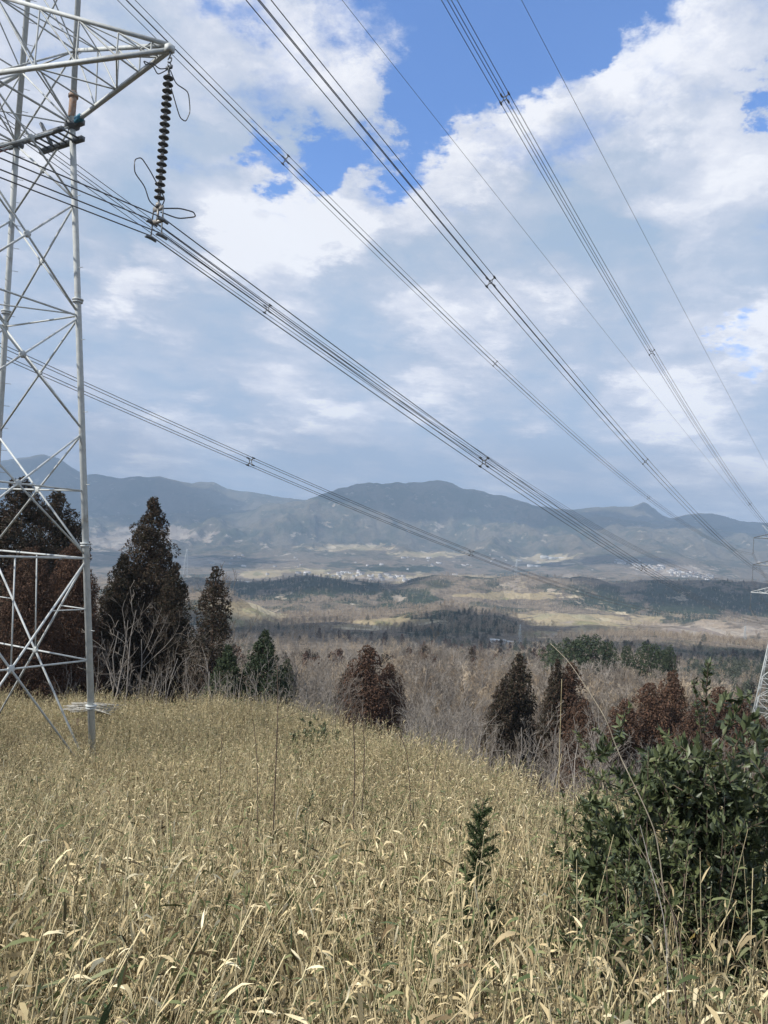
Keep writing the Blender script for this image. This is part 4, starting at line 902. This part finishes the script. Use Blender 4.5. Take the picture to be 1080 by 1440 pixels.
# ---------------------------------------------------------------- single stalks
def stalk(name, pts, r, mt, label, cat, twigs=0, seed=0, group=None):
    P = np.array([at(px, py, Y) for px, py, Y in pts]); gzz = h1(P[0][0], P[0][1]); P[0][2] = gzz
    k = len(P); t = np.linspace(0, k - 1, k * 5); S = np.stack([np.interp(t, range(k), P[:, j]) for j in range(3)], -1)
    for _ in range(3): S[1:-1] = (S[:-2] + 2 * S[1:-1] + S[2:]) / 4
    root = empty(name, tuple(P[0]), label=label, cat=cat, group=group); S = S - P[0]
    m = MB(); m.tube(S, np.linspace(r, r * .35, len(S)), 5); m.obj('stem', M[mt], root)
    if twigs:
        g = np.random.default_rng(seed); m = MB()
        for i in range(twigs):
            j = g.integers(len(S) // 3, len(S)); d = unit(g.normal(0, .5, 3) + [0, 0, .8]); L = g.uniform(.1, .35) * (r / .008)
            m.tube([S[j], S[j] + d * L * .6, S[j] + d * L + g.normal(0, .03, 3)], [r * .4, r * .3, r * .15], 3, caps=False)
        m.obj('twig', M[mt], root)
stalk('arching_cane', [(985, 1330, 4.4), (930, 1190, 4.4), (905, 1130, 4.4), (870, 1060, 4.5), (852, 1010, 4.5), (830, 975, 4.6), (800, 930, 4.7), (774, 905, 4.8)], .0042, 'cane', 'long pale cane arching up and left over the green shrub', 'cane')
stalk('arching_cane', [(990, 1400, 3.9), (955, 1290, 3.9), (905, 1200, 4.0), (882, 1168, 4.0)], .003, 'cane', 'shorter pale cane leaning left in front of the green shrub', 'cane')
stalk('arching_cane', [(960, 1420, 3.7), (940, 1310, 3.7), (915, 1220, 3.8), (900, 1160, 3.9)], .0035, 'bark', 'thin straight grey stem crossing the dark heart of the shrub', 'cane')
stalk('dead_stalk', [(386, 1200, 9), (387, 1100, 9), (391, 1000, 9), (390, 935, 9)], .010, 'deadstem', 'dark dead stalk, tallest of those left of centre', 'dead stalk', 3, 1)
stalk('dead_stalk', [(372, 1180, 10), (362, 1060, 10), (352, 985, 10)], .007, 'deadstem', 'thin dark stalk leaning left beside the tallest dead stalk', 'dead stalk', 3, 2)
stalk('dead_stalk', [(503, 1130, 11), (500, 1060, 11), (494, 985, 11), (490, 940, 11)], .010, 'deadstem', 'dark dead stalk left of a close pair at centre', 'dead stalk', 3, 3)
stalk('dead_stalk', [(512, 1130, 11.5), (513, 1060, 11.5), (511, 1005, 11.5)], .009, 'deadstem', 'dark dead stalk right of a close pair at centre', 'dead stalk', 2, 4)
stalk('dead_stalk', [(590, 1120, 12), (575, 1060, 12), (555, 1020, 12), (545, 985, 12)], .008, 'deadstem', 'branching dead weed at the crest right of the stalk pair', 'dead stalk', 9, 5)
stalk('dead_stalk', [(600, 1110, 13), (612, 1070, 13), (630, 1020, 13)], .007, 'deadstem', 'branching dead weed leaning right at the crest', 'dead stalk', 8, 6)
stalk('dead_stalk', [(310, 1120, 12), (312, 1050, 12), (313, 990, 12)], .006, 'deadstem', 'thin dark stalk left of the leaning stalk', 'dead stalk', 2, 7)
stalk('dead_stalk', [(790, 1200, 12), (786, 1080, 12), (790, 955, 12)], .007, 'culm', 'tall thin straight pale stem before the close cedar pair', 'dead stalk', 0, 8)
stalk('dead_stalk', [(1010, 1420, 3.6), (960, 1320, 3.6), (930, 1240, 3.6)], .006, 'deadstem', 'dark purple brown stem slanting through the lower right', 'dead stalk', 2, 9)
STX = [25, 70, 105, 140, 215, 245, 700, 745, 530, 620, 575, 350, 450]
for i, (px, py, h_, Yd, ln) in enumerate([(25, 1400, 1160, 4.2, 30), (70, 1400, 1120, 4.5, 45), (105, 1440, 1190, 3.6, 30), (140, 1440, 1230, 3.5, 15), (215, 1440, 1300, 3.3, 10), (245, 1440, 1340, 3.2, 30), (700, 1300, 1090, 6, 60), (745, 1350, 1060, 5, 45), (530, 1440, 1290, 3.4, -20), (620, 1440, 1230, 3.8, -20), (575, 1400, 1150, 4.6, -25), (350, 1380, 1170, 4.6, 6), (450, 1400, 1260, 4.0, -12)]):
    stalk('straw_stalk', [(px, py, Yd), (px + ln * .4, (py + h_) / 2, Yd), (px + ln, h_, Yd)], .0042, 'culm', f'{ORD[sorted(STX).index(px)]} tall pale straw stalk from the left above the near bamboo grass', 'stalk', 0, 0, 'pale stalks in the near grass')

M['branch_pale'] = mat('bleached_branch', lambda N: N.ramp(orand(N), [(0, (.24, .23, .20)), (1, (.42, .41, .38))]), rough=.9)
# ---------------------------------------------------------------- pile of cut brushwood by the pylon foot
pc = at(128, 984, 34.5); gz = h1(pc[0], pc[1]); g = np.random.default_rng(4)
root = empty('brushwood_pile', (pc[0], pc[1], gz), label='flat heap of bleached cut brushwood behind the near pylon leg', cat='brushwood')
hp = at(128, 985, 34.5)[2] - gz
for i in range(70):
    a = g.normal(0, .25); L = g.uniform(.7, 1.7); c = np.array([g.uniform(-.5, .7), g.uniform(-.6, .6), hp - .22 - g.uniform(0, .16)]); d = np.array([math.cos(a), math.sin(a), g.normal(0, .03)])
    m = MB(); m.tube([c - d * L / 2, c + g.normal(0, .03, 3), c + d * L / 2], [.02, .025, .015], 5); m.obj('branch', M['branch_pale'], root)
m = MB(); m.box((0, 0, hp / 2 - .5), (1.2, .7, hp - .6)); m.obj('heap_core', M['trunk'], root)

# ---------------------------------------------------------------- villages, far buildings, far pylons
M['wall_w'] = mat('pale_house_wall', lambda N: N.ramp(orand(N), [(0, (.42, .40, .38)), (.5, (.62, .60, .57)), (1, (.78, .77, .75))]), rough=.8)
M['roof'] = mat('tiled_roof', lambda N: N.ramp(orand(N), [(0, (.08, .08, .09)), (.5, (.16, .15, .15)), (.8, (.26, .17, .13)), (1, (.40, .42, .44))]), rough=.6)
M['glass'] = mat('dark_window', lambda N: (.05, .06, .08), rough=.2)
def house_mesh(w, d, h, rh):
    m = MB(); m.box((0, 0, h / 2 - 2), (w, d, h + 4), m=0)
    x, y = w / 2 + .6, d / 2 + .6
    V = [(-x, -y, h), (x, -y, h), (x, y, h), (-x, y, h), (-x * .8, 0, h + rh), (x * .8, 0, h + rh)]
    m.add(V, [(0, 1, 5, 4), (2, 3, 4, 5)], [(1, 2, 5), (3, 0, 4)], 1)
    for sx in (-.28, .05, .3):
        m.box((w * sx, -d / 2 - .03, h * .65), (w * .14, .08, h * .2), m=2); m.box((w * sx, -d / 2 - .03, h * .25), (w * .14, .08, h * .22), m=2)
    return m.mesh('house', [M['wall_w'], M['roof'], M['glass']])
hm = [house_mesh(11, 8, 6, 2.4), house_mesh(15, 9, 6.5, 3), house_mesh(9, 9, 5, 2), house_mesh(22, 12, 7, 2)]
g = np.random.default_rng(21)
def village(pts, label, group, sc_=1.0, y0=2900):
    for i, (px, py) in enumerate(pts):
        p = hit(px, py, y0); o = bpy.data.objects.new('house', hm[int(g.integers(0, 4))]); COL.objects.link(o)
        s = sc_ * g.uniform(.8, 1.3); o.location = p; o.scale = (s, s, s); o.rotation_euler.z = g.normal(0, .5)
        tag(o, label, 'house', group)
def along(ctrl, n, sx, sy):
    t = g.uniform(0, len(ctrl) - 1, n); c = np.array(ctrl, float)
    return np.stack([np.interp(t, range(len(c)), c[:, 0]) + g.normal(0, sx, n), np.interp(t, range(len(c)), c[:, 1]) + g.normal(0, sy, n)], -1)
village(along([(872, 790), (895, 794), (925, 800), (950, 804), (975, 809), (1000, 813)], 130, 6, 2.4), 'tiny pale house in the hillside town at the right', 'houses of the hillside town', 1.15)
village(along([(420, 811), (450, 812), (480, 809), (500, 806), (520, 812), (560, 812), (580, 818)], 45, 5, 2.2), 'tiny pale house in the village on the valley floor at centre', 'houses of the valley village', 1.2)
village(along([(300, 800), (360, 800), (440, 796), (560, 790), (640, 795), (660, 800)], 26, 12, 6), 'lone tiny farmhouse scattered over the valley', 'scattered farmhouses', 1.1)
village(along([(690, 785), (720, 790), (830, 800)], 10, 8, 3), 'tiny pale house on the slope beside the white facility', 'houses beside the facility', 1.0)
village([(330, 782), (336, 785), (341, 782), (326, 786)], 'tiny whitish house in the small hamlet left of the village', 'hamlet houses', 1.3)
def block(name, parts, px, py, label, cat, y0=2900, rz=0, s=1.0):
    p = hit(px, py, y0); root = empty(name, tuple(p), rz, label=label, cat=cat); root.scale = (s, s, s)
    for (x, y, w, d, h) in parts:
        m = MB(); m.box((x, y, h / 2 - 3), (w, d, h + 6)); wl = m.obj('wall', M['white'], root)
        m = MB(); m.box((x, y, h + .5), (w + 1.5, d + 1.5, 1.0)); m.obj('roof', M['white'], root)
        for q in range(int(w / 9)):
            m = MB(); m.box((x - w / 2 + 5 + q * 9, y - d / 2 - .05, h * .55), (4.5, .3, h * .45)); m.obj('window', M['glass'], wl)
    return root
block('white_facility', [(-70, 0, 60, 24, 20), (0, 5, 90, 26, 14), (75, 0, 60, 24, 18), (-20, -26, 40, 16, 10), (110, -10, 26, 20, 12)], 778, 786, 'large white complex of low blocks on the hillside', 'building', s=.95)
block('white_building', [(-20, 0, 46, 18, 12), (30, 4, 40, 16, 10)], 750, 797, 'small pair of white blocks below the large complex', 'building', s=.9)
block('white_building', [(0, 0, 70, 16, 16)], 341, 822, 'long white block with a row of dark windows left of the village', 'building', s=.95)
block('white_building', [(0, 0, 40, 14, 8), (30, -6, 20, 12, 7)], 485, 806, 'bright white hall in the middle of the valley village', 'building', s=.95)
block('white_roofed_shed', [(0, 0, 26, 12, 6), (22, -6, 14, 9, 5)], 700, 905, 'white roofed shed among trees left of the distant pylon', 'shed', y0=500, s=.7)
for px, by, ty, Yd, lb in [(730, 910, 878, 900, 'distant pale lattice pylon standing in the valley right of the white shed'), (1047, 906, 880, 1300, 'tiny distant pylon left of the second pylon'), (726, 806, 786, 3600, 'very distant pylon below the white complex'), (261, 800, 772, 3600, 'very distant pylon between the two cedars at the left')]:
    b = at(px, by, Yd); gz = h1(b[0], Yd); t = at(px, ty, Yd)[2] - gz; w = t * .16; root = empty('distant_pylon', (b[0], Yd, gz), .5, label=lb, cat='pylon')
    r = Yd * .00016
    P = lambda sx, sy, f: np.array([sx * w / 2 * (1 - .85 * f), sy * w / 2 * (1 - .85 * f), f * t])
    for sx in (-1, 1):
        for sy in (-1, 1): m = MB(); m.tube([P(sx, sy, -.05), P(sx, sy, 1)], r, 4); m.obj('leg', M['steel'], root)
    fs = [0, .2, .38, .54, .68, .8, .9, 1]
    for a_, b_ in zip(fs[:-1], fs[1:]):
        for (s1, s2) in (((-1, -1), (1, -1)), ((1, -1), (1, 1)), ((1, 1), (-1, 1)), ((-1, 1), (-1, -1))):
            m = MB(); m.tube([P(*s1, a_), P(*s2, b_)], r * .6, 3); m.obj('brace', M['steel'], root); m = MB(); m.tube([P(*s2, a_), P(*s1, b_)], r * .6, 3); m.obj('brace', M['steel'], root)
    for f in (.62, .78, .94): m = MB(); m.tube([(-w * .75, 0, f * t), (w * .75, 0, f * t)], r * .9, 4); m.obj('cross_arm', M['steel'], root)

# ---------------------------------------------------------------- haze
m = bpy.data.materials.new('haze_air'); m.use_nodes = True; m.node_tree.nodes.clear(); N = NT(m.node_tree)
pv = N.new('ShaderNodeVolumePrincipled', Color=(.54, .74, 1.0, 1), Density=1.2e-4, Anisotropy=0.0)
out = N.new('ShaderNodeOutputMaterial'); N.l.new(pv.outputs[0], out.inputs['Volume'])
zlow = float(min(v.co.z for v in ground.data.vertices)) - 1
hz = MB(); zt = 1150.0; hz.box((0, 0, (zlow + zt) / 2), (30400, 30400, zt - zlow)); hz = hz.obj('haze', m); tag(hz, kind='stuff')

# ---------------------------------------------------------------- unseen high clouds, added outside the haze to shade parts of the land
M['shade_cloud'] = mat('shade_cloud_white', lambda N: N.ramp(N.noise(objc(N), 1.5, 4), [(.3, (.75, .77, .80)), (.7, (.9, .9, .9))]), rough=1, spec=0)
import bmesh
def shade_cloud(x, y, a, b, seed, H=6000.):
    z = h1(x, y); o3 = np.array([x, y, z]) + np.array(sd) * ((H - z) / sd[2])
    bm = bmesh.new(); bmesh.ops.create_icosphere(bm, subdivisions=5, radius=1)
    for v in bm.verts:
        p = v.co.copy(); k = 1 + .38 * mn.fractal(Vector((p.x * 1.6 + seed * 7, p.y * 1.6, p.z)), .8, 2.1, 5)
        v.co = Vector((p.x * a * k, p.y * b * k, max(p.z, -.35) * 160 * (1 + 1.2 * mn.fractal(p * 3 + Vector((seed, 0, 0)), .8, 2, 4))))
    me = bpy.data.meshes.new('shade_cloud'); bm.to_mesh(me); bm.free(); me.materials.append(M['shade_cloud'])
    o = bpy.data.objects.new('shade_cloud', me); COL.objects.link(o); o.location = o3; tag(o, kind='structure')
for i, c in enumerate([(-3300, 8600, 2300, 1300), (1300, 8300, 2300, 1300), (5000, 8900, 1500, 1300), (980, 2350, 430, 330), (-260, 2350, 330, 210), (-80, 950, 300, 230), (180, 1230, 130, 110), (520, 760, 230, 230), (-1400, 4800, 800, 400), (1300, 5000, 500, 300), (300, 3300, 350, 260)]): shade_cloud(*c, i)
